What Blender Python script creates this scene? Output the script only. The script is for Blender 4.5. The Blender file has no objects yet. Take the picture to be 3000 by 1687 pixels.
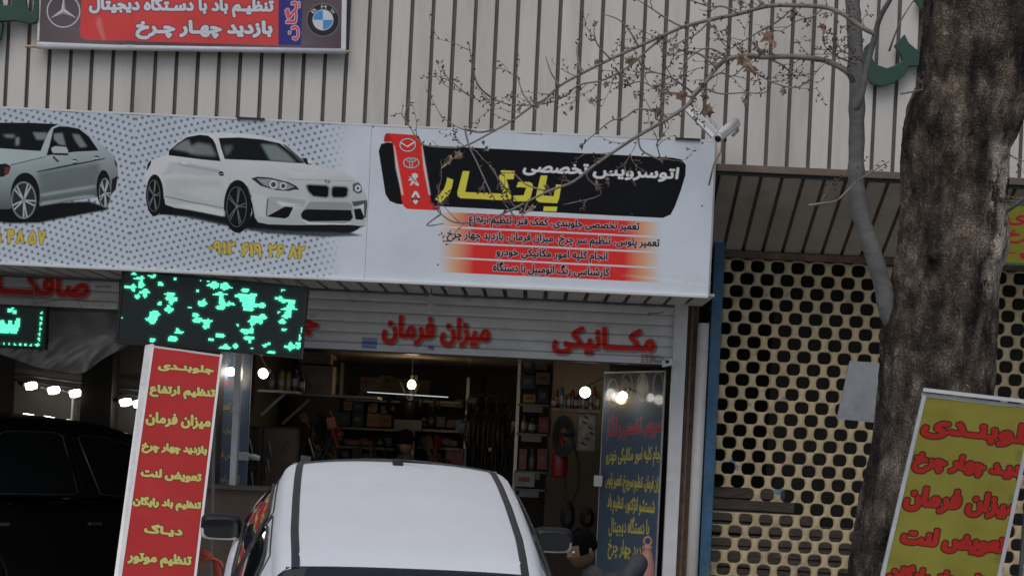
import bpy, math, random, unicodedata
import numpy as np
from mathutils import Vector, Matrix, noise
PI = math.pi
S = bpy.context.scene
COL = S.collection
rnd = random.Random(7)

# ------------------------------------------------------------------ camera, sky, sun, exposure
F, CU, CV, HC, ROLL = 5440.0, 1557.0, 1275.0, 2.05, math.radians(2.7)   # photograph pixels (3000 x 1687)
cr, sr = math.cos(ROLL), math.sin(ROLL)
cam = bpy.data.cameras.new('camera'); cam.sensor_width = 36; cam.lens = 36*F/3000
cam.shift_x = -(CU-1500)/3000; cam.shift_y = (CV-843.5)/3000
cam.clip_start = .1; cam.clip_end = 500
co = bpy.data.objects.new('camera', cam); COL.objects.link(co); S.camera = co
co.matrix_world = Matrix(((cr, -sr, 0, 0), (0, 0, -1, 0), (sr, cr, 0, HC), (0, 0, 0, 1)))
SUN_EL, SUN_ROT = math.radians(52), math.radians(196)
w = bpy.data.worlds.new('World'); S.world = w; w.use_nodes = True
nt = w.node_tree; sky = nt.nodes.new('ShaderNodeTexSky'); sky.sky_type = 'NISHITA'; sky.sun_disc = False
sky.sun_elevation = SUN_EL; sky.sun_rotation = SUN_ROT; sky.air_density = 1.0; sky.dust_density = 2.5; sky.ozone_density = 1.6
bg = nt.nodes['Background']; bg.inputs['Strength'].default_value = .15
nt.links.new(sky.outputs[0], bg.inputs[0])
sun = bpy.data.lights.new('sun', 'SUN'); sun.energy = 1.3; sun.angle = math.radians(40); sun.color = (1, .985, .96)
so = bpy.data.objects.new('sun', sun); COL.objects.link(so)
sd = Vector((math.sin(SUN_ROT)*math.cos(SUN_EL), math.cos(SUN_ROT)*math.cos(SUN_EL), math.sin(SUN_EL)))
so.rotation_euler = sd.to_track_quat('Z', 'Y').to_euler(); so.location = sd*30
S.view_settings.view_transform = 'Standard'; S.view_settings.look = 'None'
S.view_settings.gamma = 1; S.view_settings.exposure = -0.80
S.render.engine = 'CYCLES'; S.cycles.use_denoising = True
S.cycles.max_bounces = 6; S.cycles.sample_clamp_indirect = 4

# ------------------------------------------------------------------ geometry of the view
def ray(u, v):
    a = (u-CU)/F; b = (v-CV)/F
    return Vector((a*cr+b*sr, 1.0, a*sr-b*cr))
def P(u, v, Y):
    r = ray(u, v); return Vector((r.x*Y, Y, HC+r.z*Y))
def R(s, ox, oy):
    return lambda x, y: (ox+x/s, oy+y/s)

# ------------------------------------------------------------------ tagging
def tag(o, label=None, cat=None, group=None, kind=None):
    if label: o['label'] = label
    if cat: o['category'] = cat
    if group: o['group'] = group
    if kind: o['kind'] = kind
    return o
def empty(name, loc=(0, 0, 0), rot=(0, 0, 0), **k):
    o = bpy.data.objects.new(name, None); COL.objects.link(o); o.location = loc; o.rotation_euler = rot
    o.empty_display_size = .1
    return tag(o, **k)
def link(name, me, parent=None, loc=None, rot=None):
    o = bpy.data.objects.new(name, me); COL.objects.link(o)
    if parent: o.parent = parent
    if loc is not None: o.location = loc
    if rot is not None: o.rotation_euler = rot
    return o
def copy_tree(o, parent=None):
    c = o.copy(); COL.objects.link(c)
    if parent: c.parent = parent
    for ch in list(o.children): copy_tree(ch, c)
    return c

class MB:
    def __init__(s): s.v = []; s.f = []; s.uv = {}
    def add(s, vs, fs):
        n = len(s.v); s.v += [tuple(x) for x in vs]; s.f += [tuple(i+n for i in f) for f in fs]; return s
    def box(s, c, d, rot=None, taper=1.0):
        x, y, z = d[0]/2, d[1]/2, d[2]/2
        vs = [Vector((a*x*(taper if k > 0 else 1), b*y*(taper if k > 0 else 1), k*z)) for k in (-1, 1) for b in (-1, 1) for a in (-1, 1)]
        if rot is not None: vs = [rot @ q for q in vs]
        return s.add([q+Vector(c) for q in vs], [(0, 2, 3, 1), (4, 5, 7, 6), (0, 1, 5, 4), (2, 6, 7, 3), (0, 4, 6, 2), (1, 3, 7, 5)])
    def tube(s, pts, rad, n=8, cap=True):
        pts = [Vector(p) for p in pts]
        if not hasattr(rad, '__len__'): rad = [rad]*len(pts)
        vs = []; ref = None
        for i, p in enumerate(pts):
            t = (pts[min(i+1, len(pts)-1)]-pts[max(i-1, 0)]).normalized()
            if ref is None: ref = t.orthogonal().normalized()
            ref = (ref-t*ref.dot(t))
            if ref.length < 1e-6: ref = t.orthogonal()
            ref.normalize(); bn = t.cross(ref)
            for k in range(n):
                a = 2*PI*k/n; vs.append(p+rad[i]*(math.cos(a)*ref+math.sin(a)*bn))
        fs = [(i*n+k, i*n+(k+1) % n, (i+1)*n+(k+1) % n, (i+1)*n+k) for i in range(len(pts)-1) for k in range(n)]
        if cap: fs += [tuple(range(n))[::-1], tuple((len(pts)-1)*n+k for k in range(n))]
        return s.add(vs, fs)
    def lathe(s, prof, n=16, c=(0, 0, 0), rot=None):
        vs = []
        for r, z in prof:
            for k in range(n):
                a = 2*PI*k/n; q = Vector((r*math.cos(a), r*math.sin(a), z))
                if rot is not None: q = rot @ q
                vs.append(q+Vector(c))
        m = len(prof)
        fs = [(i*n+k, i*n+(k+1) % n, (i+1)*n+(k+1) % n, (i+1)*n+k) for i in range(m-1) for k in range(n)]
        fs += [tuple(range(n))[::-1], tuple((m-1)*n+k for k in range(n))]
        return s.add(vs, fs)
    def grid(s, rows):
        m = len(rows[0]); vs = [p for r in rows for p in r]
        return s.add(vs, [(i*m+j, i*m+j+1, (i+1)*m+j+1, (i+1)*m+j) for i in range(len(rows)-1) for j in range(m-1)])
    def prism(s, poly, y0, y1):           # polygon (x,z) extruded along y
        n = len(poly)
        return s.add([(x, y0, z) for x, z in poly]+[(x, y1, z) for x, z in poly],
                     [tuple(range(n)), tuple(range(n, 2*n))[::-1]]+[(i, i+n, (i+1) % n+n, (i+1) % n) for i in range(n)])
    def mesh(s, name, mat, smooth=False):
        me = bpy.data.meshes.new(name); me.from_pydata(s.v, [], s.f); me.validate()
        import bmesh
        b = bmesh.new(); b.from_mesh(me); bmesh.ops.recalc_face_normals(b, faces=b.faces); b.to_mesh(me); b.free()
        if mat: me.materials.append(mat)
        if smooth:
            for p in me.polygons: p.use_smooth = True
        return me
    def build(s, name, mat, parent=None, smooth=False, bevel=0, **k):
        o = link(name, s.mesh(name, mat, smooth), parent)
        if bevel:
            m = o.modifiers.new('bevel', 'BEVEL'); m.width = bevel; m.segments = 2; m.limit_method = 'ANGLE'
        return tag(o, **k)

# ------------------------------------------------------------------ materials
def lin(c): return tuple(((x/255)/12.92 if x/255 <= .04045 else (((x/255)+.055)/1.055)**2.4) for x in c)
KOBS = .56                                   # how bright a white surface on the front is exposed
def A(r, g, b, k=None):                      # colour as seen in the photograph -> base colour
    return tuple(min(.85, x/(k or KOBS)) for x in lin((r, g, b)))
MC = {}
def mat(name, c, rough=.6, metal=0, var=.12, vs=6, dirt=0, dirtc=(.10, .08, .06), ds=3, bump=0, bs=40, stretch=(1, 1, 1), coat=0, spec=.5, trans=0, emit=None, es=1, alpha=1, scr=None):
    if name in MC: return MC[name]
    m = bpy.data.materials.new(name); m.use_nodes = True; MC[name] = m
    N = m.node_tree.nodes; L = m.node_tree.links; b = N['Principled BSDF']
    b.inputs['Base Color'].default_value = (*c, 1); b.inputs['Roughness'].default_value = rough
    b.inputs['Metallic'].default_value = metal; b.inputs['Coat Weight'].default_value = coat; b.inputs['Coat Roughness'].default_value = .05
    b.inputs['Specular IOR Level'].default_value = spec; b.inputs['Transmission Weight'].default_value = trans; b.inputs['Alpha'].default_value = alpha
    if emit: b.inputs['Emission Color'].default_value = (*emit, 1); b.inputs['Emission Strength'].default_value = es
    tc = N.new('ShaderNodeTexCoord'); mp = N.new('ShaderNodeMapping'); mp.inputs['Scale'].default_value = stretch
    geo = N.new('ShaderNodeNewGeometry'); L.new(geo.outputs['Position'], mp.inputs[0])
    last = None
    if var:
        n = N.new('ShaderNodeTexNoise'); n.inputs['Scale'].default_value = vs; n.inputs['Detail'].default_value = 6; n.inputs['Roughness'].default_value = .65
        L.new(mp.outputs[0], n.inputs['Vector'])
        r = N.new('ShaderNodeMapRange'); r.inputs[3].default_value = 1-var*1.6; r.inputs[4].default_value = 1+var*1.2
        r.inputs[1].default_value = .25; r.inputs[2].default_value = .75
        L.new(n.outputs[0], r.inputs[0])
        mx = N.new('ShaderNodeVectorMath'); mx.operation = 'SCALE'; mx.inputs[0].default_value = c; L.new(r.outputs[0], mx.inputs['Scale']); last = mx.outputs[0]
    if dirt:
        n = N.new('ShaderNodeTexNoise'); n.inputs['Scale'].default_value = ds; n.inputs['Detail'].default_value = 9; n.inputs['Roughness'].default_value = .7
        L.new(mp.outputs[0], n.inputs['Vector'])
        r = N.new('ShaderNodeMapRange'); r.inputs[1].default_value = .5; r.inputs[2].default_value = .78; r.inputs[4].default_value = dirt; L.new(n.outputs[0], r.inputs[0])
        mx = N.new('ShaderNodeMix'); mx.data_type = 'RGBA'; mx.inputs[6].default_value = (*c, 1); mx.inputs[7].default_value = (*dirtc, 1)
        if last: L.new(last, mx.inputs[6])
        L.new(r.outputs[0], mx.inputs[0]); last = mx.outputs[2]
    if last: L.new(last, b.inputs['Base Color'])
    if bump:
        n = N.new('ShaderNodeTexNoise'); n.inputs['Scale'].default_value = bs; n.inputs['Detail'].default_value = 5; L.new(mp.outputs[0], n.inputs['Vector'])
        bn = N.new('ShaderNodeBump'); bn.inputs['Strength'].default_value = bump; bn.inputs['Distance'].default_value = .01; L.new(n.outputs[0], bn.inputs['Height']); L.new(bn.outputs[0], b.inputs['Normal'])
    return m

# ------------------------------------------------------------------ print rasteriser (flat prints drawn as pictures in memory)
FORMS = {}
for cp in list(range(0xFB50, 0xFBFF+1))+list(range(0xFE70, 0xFEFD)):
    d = unicodedata.decomposition(chr(cp)).split()
    if len(d) == 2 and d[0] in ('<isolated>', '<initial>', '<medial>', '<final>'):
        FORMS.setdefault(chr(int(d[1], 16)), {}).setdefault(d[0][1:-1], chr(cp))
TAT = '\u0640'
def shape(t):
    out = []
    def dual(c): return c == TAT or 'initial' in FORMS.get(c, {})
    def joins(c): return c == TAT or 'final' in FORMS.get(c, {})
    for i, c in enumerate(t):
        pv = i > 0 and dual(t[i-1]) and joins(c)
        nx = i+1 < len(t) and dual(c) and joins(t[i+1])
        if c in FORMS:
            f = FORMS[c]; k = 'medial' if pv and nx else 'final' if pv else 'initial' if nx else 'isolated'
            out.append(f.get(k, f.get('isolated', c)))
        else: out.append(c)
    # right-to-left: reverse, keeping digit runs
    s = ''.join(out)[::-1]
    if any('\u06f0' <= c <= '\u06f9' for c in t): s = ''.join(out)
    return s
GC = {}
def contours(t, raw=False):
    if t in GC: return GC[t]
    c = bpy.data.curves.new('t', 'FONT'); c.body = t if raw else shape(t); c.resolution_u = 4
    o = bpy.data.objects.new('t', c); COL.objects.link(o)
    dg = bpy.context.evaluated_depsgraph_get(); dg.update()
    cu = o.evaluated_get(dg).to_curve(dg)
    res = []
    for sp in cu.splines:
        bp = sp.bezier_points; n = len(bp); pts = []
        for i in range(n):
            a, b = bp[i], bp[(i+1) % n]
            p0, p1, p2, p3 = a.co, a.handle_right, b.handle_left, b.co
            for k in range(5):
                q = k/5; z = p0*(1-q)**3+p1*3*q*(1-q)**2+p2*3*q*q*(1-q)+p3*q**3; pts.append((z.x, z.y))
        if len(pts) > 2: res.append(np.array(pts))
    bpy.data.objects.remove(o); bpy.data.curves.remove(c)
    GC[t] = res
    return res
def raster(cs, W, H, ss=3):
    acc = np.zeros((H*ss, W+2))
    P0 = np.concatenate([c for c in cs]); P1 = np.concatenate([np.roll(c, -1, 0) for c in cs])
    x0, y0, x1, y1 = P0[:, 0], P0[:, 1]*ss-.5, P1[:, 0], P1[:, 1]*ss-.5
    sgn = np.where(y1 > y0, 1., -1.); sw = y1 < y0
    xa = np.where(sw, x1, x0); ya = np.where(sw, y1, y0); xb = np.where(sw, x0, x1); yb = np.where(sw, y0, y1)
    r0 = np.clip(np.ceil(ya), 0, H*ss).astype(int); r1 = np.clip(np.ceil(yb), 0, H*ss).astype(int)
    cnt = np.maximum(0, r1-r0); idx = np.repeat(np.arange(len(cnt)), cnt)
    if len(idx) == 0: return np.zeros((H, W))
    rows = np.arange(cnt.sum())-np.repeat(np.cumsum(cnt)-cnt, cnt)+r0[idx]
    x = np.clip(xa[idx]+(rows-ya[idx])*(xb[idx]-xa[idx])/np.maximum(yb[idx]-ya[idx], 1e-9), 0, W)
    ix = np.floor(x).astype(int); fx = x-ix
    np.add.at(acc, (rows, ix), sgn[idx]*(1-fx)); np.add.at(acc, (rows, ix+1), sgn[idx]*fx)
    m = np.clip(np.abs(np.cumsum(acc, 1)), 0, 1)[:, :W]
    return m.reshape(H, ss, W).mean(1)
def dilate(m, rx, ry=None):
    ry = rx if ry is None else ry
    out = m.copy()
    H, W = m.shape
    for dy in range(-int(math.ceil(ry)), int(math.ceil(ry))+1):
        for dx in range(-int(math.ceil(rx)), int(math.ceil(rx))+1):
            q = math.hypot(dx/max(rx, .01), dy/max(ry, .01))*max(rx, ry)
            wt = max(0, min(1, max(rx, ry)+.5-q))
            if wt <= 0 or (dx == 0 and dy == 0): continue
            ys, yd = (slice(0, H-dy), slice(dy, H)) if dy >= 0 else (slice(-dy, H), slice(0, H+dy))
            xs, xd = (slice(0, W-dx), slice(dx, W)) if dx >= 0 else (slice(-dx, W), slice(0, W+dx))
            out[yd, xd] = np.maximum(out[yd, xd], m[ys, xs]*wt)
    return out
def blur(m, r):
    r = int(r)
    if r < 1: return m
    for ax in (0, 1):
        for _ in range(2):
            k = np.cumsum(np.pad(m, [(r+1, r) if a == ax else (0, 0) for a in (0, 1)], mode='edge'), ax)
            n = m.shape[ax]
            m = (np.take(k, range(2*r+1, 2*r+1+n), ax)-np.take(k, range(0, n), ax))/(2*r+1)
    return m
def smooth(pts, n=4):
    p = np.array(pts, float); out = []; L = len(p)
    for i in range(L):
        a, b, c, d = p[i-1], p[i], p[(i+1) % L], p[(i+2) % L]
        for k in range(n):
            t = k/n; out.append(.5*((2*b)+(-a+c)*t+(2*a-5*b+4*c-d)*t*t+(-a+3*b-3*c+d)*t**3))
    return out
class Sheet:
    """a flat print on the plane through o, spanned by ex (right) and ey (down), w x h metres, D pixels per metre"""
    def __init__(s, o, ex, ey, w, h, D, base=(.8, .8, .8)):
        s.o = Vector(o); s.ex = Vector(ex).normalized(); s.ey = Vector(ey).normalized(); s.n = s.ex.cross(s.ey)
        s.w, s.h, s.D = w, h, D; s.W, s.H = int(w*D), int(h*D)
        s.img = np.ones((s.H, s.W, 3))*np.array(base)
    def m(s, u, v):
        r = ray(u, v); c = Vector((0, 0, HC)); t = (s.o-c).dot(s.n)/r.dot(s.n); q = c+r*t-s.o
        M = np.array([[s.ex.dot(s.ex), s.ex.dot(s.ey)], [s.ex.dot(s.ey), 1]]); ab = np.linalg.solve(M, np.array([q.dot(s.ex), q.dot(s.ey)]))
        return ab[0]*s.D, ab[1]*s.D
    def paint(s, mask, x0, y0, col, alpha=1):
        h, wd = mask.shape; X0, Y0 = max(0, x0), max(0, y0); X1, Y1 = min(s.W, x0+wd), min(s.H, y0+h)
        if X1 <= X0 or Y1 <= Y0: return
        mk = mask[Y0-y0:Y1-y0, X0-x0:X1-x0, None]*alpha
        if callable(col):
            yy, xx = np.mgrid[Y0:Y1, X0:X1]; c = col(xx+.5, yy+.5)
        else: c = np.array(col)
        s.img[Y0:Y1, X0:X1] = s.img[Y0:Y1, X0:X1]*(1-mk)+c*mk
    def fill(s, polys, col, alpha=1, bl=0, grow=0):         # polys in canvas pixels
        cs = [np.array(p, float) for p in polys]
        al = np.concatenate(cs); pad = int(bl*3+grow+3)
        x0, y0 = int(max(-200, al[:, 0].min()))-pad, int(max(-200, al[:, 1].min()))-pad
        x1, y1 = int(min(s.W+200, al[:, 0].max()))+pad, int(min(s.H+200, al[:, 1].max()))+pad
        if x1 <= x0 or y1 <= y0: return
        mk = raster([c-np.array([x0, y0]) for c in cs], x1-x0, y1-y0)
        if grow: mk = dilate(mk, grow)
        if bl: mk = blur(mk, bl)
        s.paint(mk, x0, y0, col, alpha)
    def poly(s, pts, col, rg=None, sm=False, **k):          # pts in photograph pixels, or region pixels with rg
        if rg: pts = [rg(*p) for p in pts]
        if sm: pts = smooth(pts)
        s.fill([[s.m(*p) for p in pts]], col, **k)
    def line(s, pts, wd, col, rg=None, closed=False, sm=False, **k):
        if rg: pts = [rg(*p) for p in pts]
        if sm: pts = smooth(pts)[:None if closed else -3*4+1 or None]
        q = [np.array(s.m(*p)) for p in pts]
        if closed: q.append(q[0])
        cs = []
        for a, b in zip(q, q[1:]):
            d = b-a; l = np.hypot(*d)
            if l < 1e-6: continue
            n = np.array([-d[1], d[0]])/l*wd/2; e = d/l*wd*.25
            cs.append([a-e+n, b+e+n, b+e-n, a-e-n])
        if not cs: return
        # same winding everywhere
        s.fill(cs, col, **k)
    def ell(s, cx, cy, rx, ry, col, rg=None, rot=0, ring=0, **k):
        a = np.linspace(0, 2*PI, 40, endpoint=False)
        def pts(rx, ry):
            return [(cx+rx*math.cos(t)*math.cos(rot)-ry*math.sin(t)*math.sin(rot), cy+rx*math.cos(t)*math.sin(rot)+ry*math.sin(t)*math.cos(rot)) for t in a]
        f = (lambda p: [s.m(*(rg(*q) if rg else q)) for q in p])
        ps = [f(pts(rx, ry))]
        if ring: ps.append(f(pts(rx-ring, ry-ring))[::-1])
        s.fill(ps, col, **k)
    def text(s, t, a, b, hgt, col, bold=0, outline=None, rg=None, raw=False, bl=0, shadow=None, skew=0, alpha=1, boldy=None):
        """a, b: lower left and lower right corner of the lettering (photograph pixels), hgt its height"""
        if rg: a, b = rg(*a), rg(*b)
        A_, B_ = np.array(s.m(*a)), np.array(s.m(*b))
        h = hgt*np.hypot(*(B_-A_))/math.hypot(b[0]-a[0], b[1]-a[1])
        s.textc(t, A_, B_, h, col, bold, outline, raw, bl, shadow, skew, alpha, boldy)
    def textc(s, t, A_, B_, h, col, bold=0, outline=None, raw=False, bl=0, shadow=None, skew=0, alpha=1, boldy=None):
        cs = contours(t, raw)
        if not cs: return
        al = np.concatenate(cs); mn, mxx = al.min(0), al.max(0)
        ex = B_-A_; L = np.hypot(*ex); ex = ex/L; up = np.array([ex[1], -ex[0]])
        L2 = L-2*bold; h2 = h-2*(boldy if boldy is not None else bold)
        tr = []
        for c in cs:
            q = (c-mn)/(mxx-mn); px = bold+q[:, 0]*L2+skew*q[:, 1]*h2; py = (boldy if boldy is not None else bold)+q[:, 1]*h2
            tr.append(A_+px[:, None]*ex+py[:, None]*up)
        al = np.concatenate(tr); ol = outline[1] if outline else 0
        pad = int(math.ceil(bold+ol+3+(shadow[3]*3+abs(shadow[1]) if shadow else 0)))
        x0, y0 = int(al[:, 0].min())-pad, int(al[:, 1].min())-pad; x1, y1 = int(al[:, 0].max())+pad, int(al[:, 1].max())+pad
        if x1 < 0 or y1 < 0 or x0 > s.W or y0 > s.H: return
        mk = raster([c-np.array([x0, y0]) for c in tr], x1-x0, y1-y0)
        if bold: mk = dilate(mk, bold, boldy)
        if shadow:
            s.paint(blur(dilate(mk, shadow[4] if len(shadow) > 4 else 1), shadow[3]), x0+int(shadow[1]), y0+int(shadow[2]), shadow[0], .8)
        if outline: s.paint(dilate(mk, ol), x0, y0, outline[0])
        s.paint(blur(mk, bl) if bl else mk, x0, y0, col, alpha)
    def material(s, name, rough=.45, emit=0, wear=.06, coat=0, spec=.10, bump=0, soft=0):
        im = s.img
        if soft: im = np.stack([blur(im[:, :, k], soft) for k in range(3)], 2)
        px = np.ones((s.H, s.W, 4), np.float32); px[:, :, :3] = im[::-1]
        I = bpy.data.images.new(name, s.W, s.H, float_buffer=True); I.colorspace_settings.name = 'Non-Color'
        I.pixels.foreach_set(px.ravel()); I.update()
        try: I.pack()
        except Exception: pass
        m = bpy.data.materials.new(name); m.use_nodes = True; N = m.node_tree.nodes; L = m.node_tree.links; b = N['Principled BSDF']
        t = N.new('ShaderNodeTexImage'); t.image = I; t.extension = 'EXTEND'; b.inputs['Roughness'].default_value = rough+.1
        b.inputs['Coat Weight'].default_value = coat; b.inputs['Specular IOR Level'].default_value = spec
        if emit:
            b.inputs['Base Color'].default_value = (.012, .015, .016, 1); L.new(t.outputs[0], b.inputs['Emission Color']); b.inputs['Emission Strength'].default_value = emit
        else:
            geo = N.new('ShaderNodeNewGeometry'); n = N.new('ShaderNodeTexNoise'); n.inputs['Scale'].default_value = 2.5; n.inputs['Detail'].default_value = 8; n.inputs['Roughness'].default_value = .7
            L.new(geo.outputs['Position'], n.inputs['Vector'])
            r = N.new('ShaderNodeMapRange'); r.inputs[1].default_value = .3; r.inputs[2].default_value = .7; r.inputs[3].default_value = 1-wear*2; r.inputs[4].default_value = 1.0; L.new(n.outputs[0], r.inputs[0])
            mx = N.new('ShaderNodeVectorMath'); mx.operation = 'SCALE'; L.new(t.outputs[0], mx.inputs[0]); L.new(r.outputs[0], mx.inputs['Scale']); L.new(mx.outputs[0], b.inputs['Base Color'])
            if bump:
                n2 = N.new('ShaderNodeTexNoise'); n2.inputs['Scale'].default_value = 1.7; n2.inputs['Detail'].default_value = 3; L.new(geo.outputs['Position'], n2.inputs['Vector'])
                bn = N.new('ShaderNodeBump'); bn.inputs['Strength'].default_value = bump; bn.inputs['Distance'].default_value = .05; L.new(n2.outputs[0], bn.inputs['Height']); L.new(bn.outputs[0], b.inputs['Normal'])
        return m
    def uvmap(s, me, M=None):             # planar UVs from the sheet plane
        uvl = me.uv_layers.new(name='print')
        for lp in me.loops:
            q = Vector(me.vertices[lp.vertex_index].co)
            if M: q = M @ q
            q = q-s.o; c = s.ex.dot(s.ey); d = 1-c*c; p, r = q.dot(s.ex), q.dot(s.ey)
            a = (p-c*r)/d/s.w; b = (r-c*p)/d/s.h
            uvl.data[lp.index].uv = (a, 1-b)
    def sheet_mesh(s, name, mt, nx=1, ny=1, f=None, thick=.004, th_mat=None):
        """front surface as grid with relief f(a,b) in metres along the outward normal, with side and back faces"""
        out = -s.n if s.n.y > 0 else s.n
        rows = [[s.o+s.ex*(s.w*j/nx)+s.ey*(s.h*i/ny)+out*((f(j/nx, i/ny) if f else 0)) for j in range(nx+1)] for i in range(ny+1)]
        mb = MB(); mb.grid(rows); nf = len(mb.f)
        edge = rows[0]+[r[-1] for r in rows[1:]]+rows[-1][::-1][1:]+[r[0] for r in rows[1:-1]][::-1]
        n = len(edge); k0 = len(mb.v)
        flat = [p-out*((p-s.o).dot(out)) for p in edge]; mb.v += [tuple(p) for p in edge]+[tuple(p-out*thick) for p in flat]
        mb.f += [(k0+i, k0+(i+1) % n, k0+n+(i+1) % n, k0+n+i) for i in range(n)]+[tuple(k0+n+i for i in range(n))]
        me = mb.mesh(name, mt, False); s.uvmap(me)
        if th_mat:
            me.materials.append(th_mat)
            for i, p in enumerate(me.polygons): p.material_index = 0 if i < nf else 1
        for i, p in enumerate(me.polygons): p.use_smooth = i < nf
        return me

# ------------------------------------------------------------------ common materials
m_panel = mat('cream_panel_paint', A(166, 162, 155), .45, var=.06, vs=1.2, dirt=.42, dirtc=(.22, .18, .14), ds=3.2, stretch=(1, 1, .16))
N = m_panel.node_tree.nodes; L = m_panel.node_tree.links; b = N['Principled BSDF']; oi = N.new('ShaderNodeObjectInfo'); rr_ = N.new('ShaderNodeMapRange'); rr_.inputs[3].default_value = .90; rr_.inputs[4].default_value = 1.04
L.new(oi.outputs['Random'], rr_.inputs[0]); vm = N.new('ShaderNodeVectorMath'); vm.operation = 'SCALE'; src = b.inputs['Base Color'].links[0].from_socket; L.new(src, vm.inputs[0]); L.new(rr_.outputs[0], vm.inputs['Scale']); L.new(vm.outputs[0], b.inputs['Base Color'])
m_gap = mat('dark_channel', (.145, .125, .11), .6, var=.2)
m_fasc = mat('weathered_beige_panel', (.44, .395, .33), .5, var=.12, vs=2, dirt=.5, dirtc=(.14, .11, .085), ds=3, stretch=(1, 1, .3))
m_soff = mat('grey_soffit_panel', (.62, .60, .56), .45, var=.1, vs=2, dirt=.4, dirtc=(.16, .13, .10), ds=4)
m_white = mat('white_paint', (.72, .72, .71), .4, var=.05, vs=3, dirt=.3, dirtc=(.3, .26, .2), ds=5)
m_shut = mat('shutter_grey_white', (.60, .61, .62), .45, var=.06, vs=4, dirt=.35, dirtc=(.3, .27, .22), ds=3, stretch=(.5, 1, 4))
m_rust = mat('rusty_steel', (.13, .085, .06), .75, var=.35, vs=14, dirt=.5, dirtc=(.25, .13, .06), ds=9, bump=.3)
m_brown = mat('brown_beam', (.16, .12, .09), .55, var=.2, vs=5, dirt=.3)
m_dark = mat('dark_metal', (.02, .02, .022), .4, var=.2)
m_black = mat('black_plastic', (.008, .008, .009), .55, var=.1)
m_steel = mat('grey_steel', (.30, .31, .32), .35, .8, var=.15)
m_galv = mat('galvanised_sheet', (.42, .43, .44), .4, .5, var=.12, vs=8, dirt=.3)
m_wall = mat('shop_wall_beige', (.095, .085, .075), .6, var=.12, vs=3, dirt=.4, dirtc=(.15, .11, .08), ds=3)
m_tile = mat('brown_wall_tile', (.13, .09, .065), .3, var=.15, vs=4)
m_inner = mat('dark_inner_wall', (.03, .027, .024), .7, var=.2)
m_card = mat('brown_cardboard', (.12, .155, .10), .8, var=.12)
m_wood = mat('pale_wood', (.50, .36, .20), .6, var=.15, vs=20, stretch=(1, 1, 6))
m_concrete = mat('grey_concrete', (.34, .33, .32), .85, var=.15, dirt=.4, bump=.3)
m_asph = mat('asphalt', (.09, .088, .085), .9, var=.2, vs=20, bump=.5, bs=120)

# ------------------------------------------------------------------ setting
def slab(name, x0, x1, y0, y1, z0, z1, m, **k): return MB().box(((x0+x1)/2, (y0+y1)/2, (z0+z1)/2), (x1-x0, y1-y0, z1-z0)).build(name, m, **k)
g = MB(); g.grid([[(x, y, 0) for x in (-150, 150)] for y in (-150, 8.9, 150)]); g.build('road', m_asph, kind='structure')
slab('kerb', -14, 14, 7.0, 7.16, .004, .125, m_concrete, kind='structure')
slab('pavement', -14, 14, 7.16, 14.2, .004, .117, m_concrete, kind='structure')
slab('floor', -9, 9, 14.2, 21.2, .004, .30, mat('shop_floor', (.12, .11, .10), .5, var=.2, dirt=.4), kind='structure')

bld = empty('shop_building', (0, 13.5, 0), label='two storey street front of cream metal strips above the car repair shops', cat='building')
def part(mb, name, m, **k):
    o = mb.build(name, m, None, **k); o.parent = bld; o.matrix_parent_inverse = Matrix.Translation((0, -13.5, 0)); return o
PITCH = .1542
x_first = P(330/1.811+2000, 840/1.811, 13.5).x          # a rib of the photograph
x_first -= PITCH*62
# upper strips
me_p = MB(); me_p.prism([(-.064, 0), (.064, 0), (.064, 2.3), (-.064, 2.3)], 0.014, .03)
me_p = me_p.mesh('facade_panel', m_panel)
for i in range(98):
    x = x_first+PITCH*(i+.5)
    o = link('facade_panel', me_p, bld, (x, -.002+rnd.uniform(-.002, .002)+.004, 4.078), (0, rnd.uniform(-.0015, .0015), 0))
    md = o.modifiers.new('bevel', 'BEVEL'); md.width = .006; md.segments = 2
XL, XR = x_first, x_first+PITCH*98
part(MB().box(((XL+XR)/2, 13.555, 5.25), (XR-XL, .03, 2.5)), 'backing_wall', m_gap)
part(MB().box(((XL+XR)/2, 17.2, 6.45), (XR-XL, 7.5, .1)), 'roof', m_brown)
# beam and sloping fascia to the right
part(MB().box(((1.25+XR)/2, 13.475, 4.052), (XR-1.25, .06, .052)), 'beam', m_brown, bevel=.004)
part(MB().box(((1.25+XR)/2, 13.50, 4.014), (XR-1.25, .03, .022)), 'shadow_strip', m_dark)
sl = Vector((0, 1.0, -.44)); sn = Vector((0, -.44, -1.0)).normalized(); so_ = Vector((0, 13.5, 4.0))
me_f = MB()
for dx in (0,):
    a = [(-.064, 0), (.064, 0), (.064, 1), (-.064, 1)]
    fr = [Vector((x, 0, 0))+sl*t for x, t in a]
    me_f.add(fr+[p-sn*.02 for p in fr], [(0, 1, 2, 3), (4, 7, 6, 5), (0, 4, 5, 1), (1, 5, 6, 2), (2, 6, 7, 3), (3, 7, 4, 0)])
me_f = me_f.mesh('fascia_panel', m_fasc)
i0 = int((1.25-XL)/PITCH)+1
for i in range(i0, 98):
    o = link('fascia_panel', me_f, bld, (x_first+PITCH*(i+.5)-.03, 0, 4.0)); md = o.modifiers.new('bevel', 'BEVEL'); md.width = .005; md.segments = 1
bk = MB(); bk.add([(1.2, 13.52, 4.02), (XR, 13.52, 4.02), (XR, 14.52, 3.58), (1.2, 14.52, 3.58)], [(0, 1, 2, 3)]); part(bk, 'fascia_backing', m_gap)
part(MB().box(((1.25+XR)/2, 14.50, 3.535), (XR-1.25, .06, .05)), 'lintel', m_rust)
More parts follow.
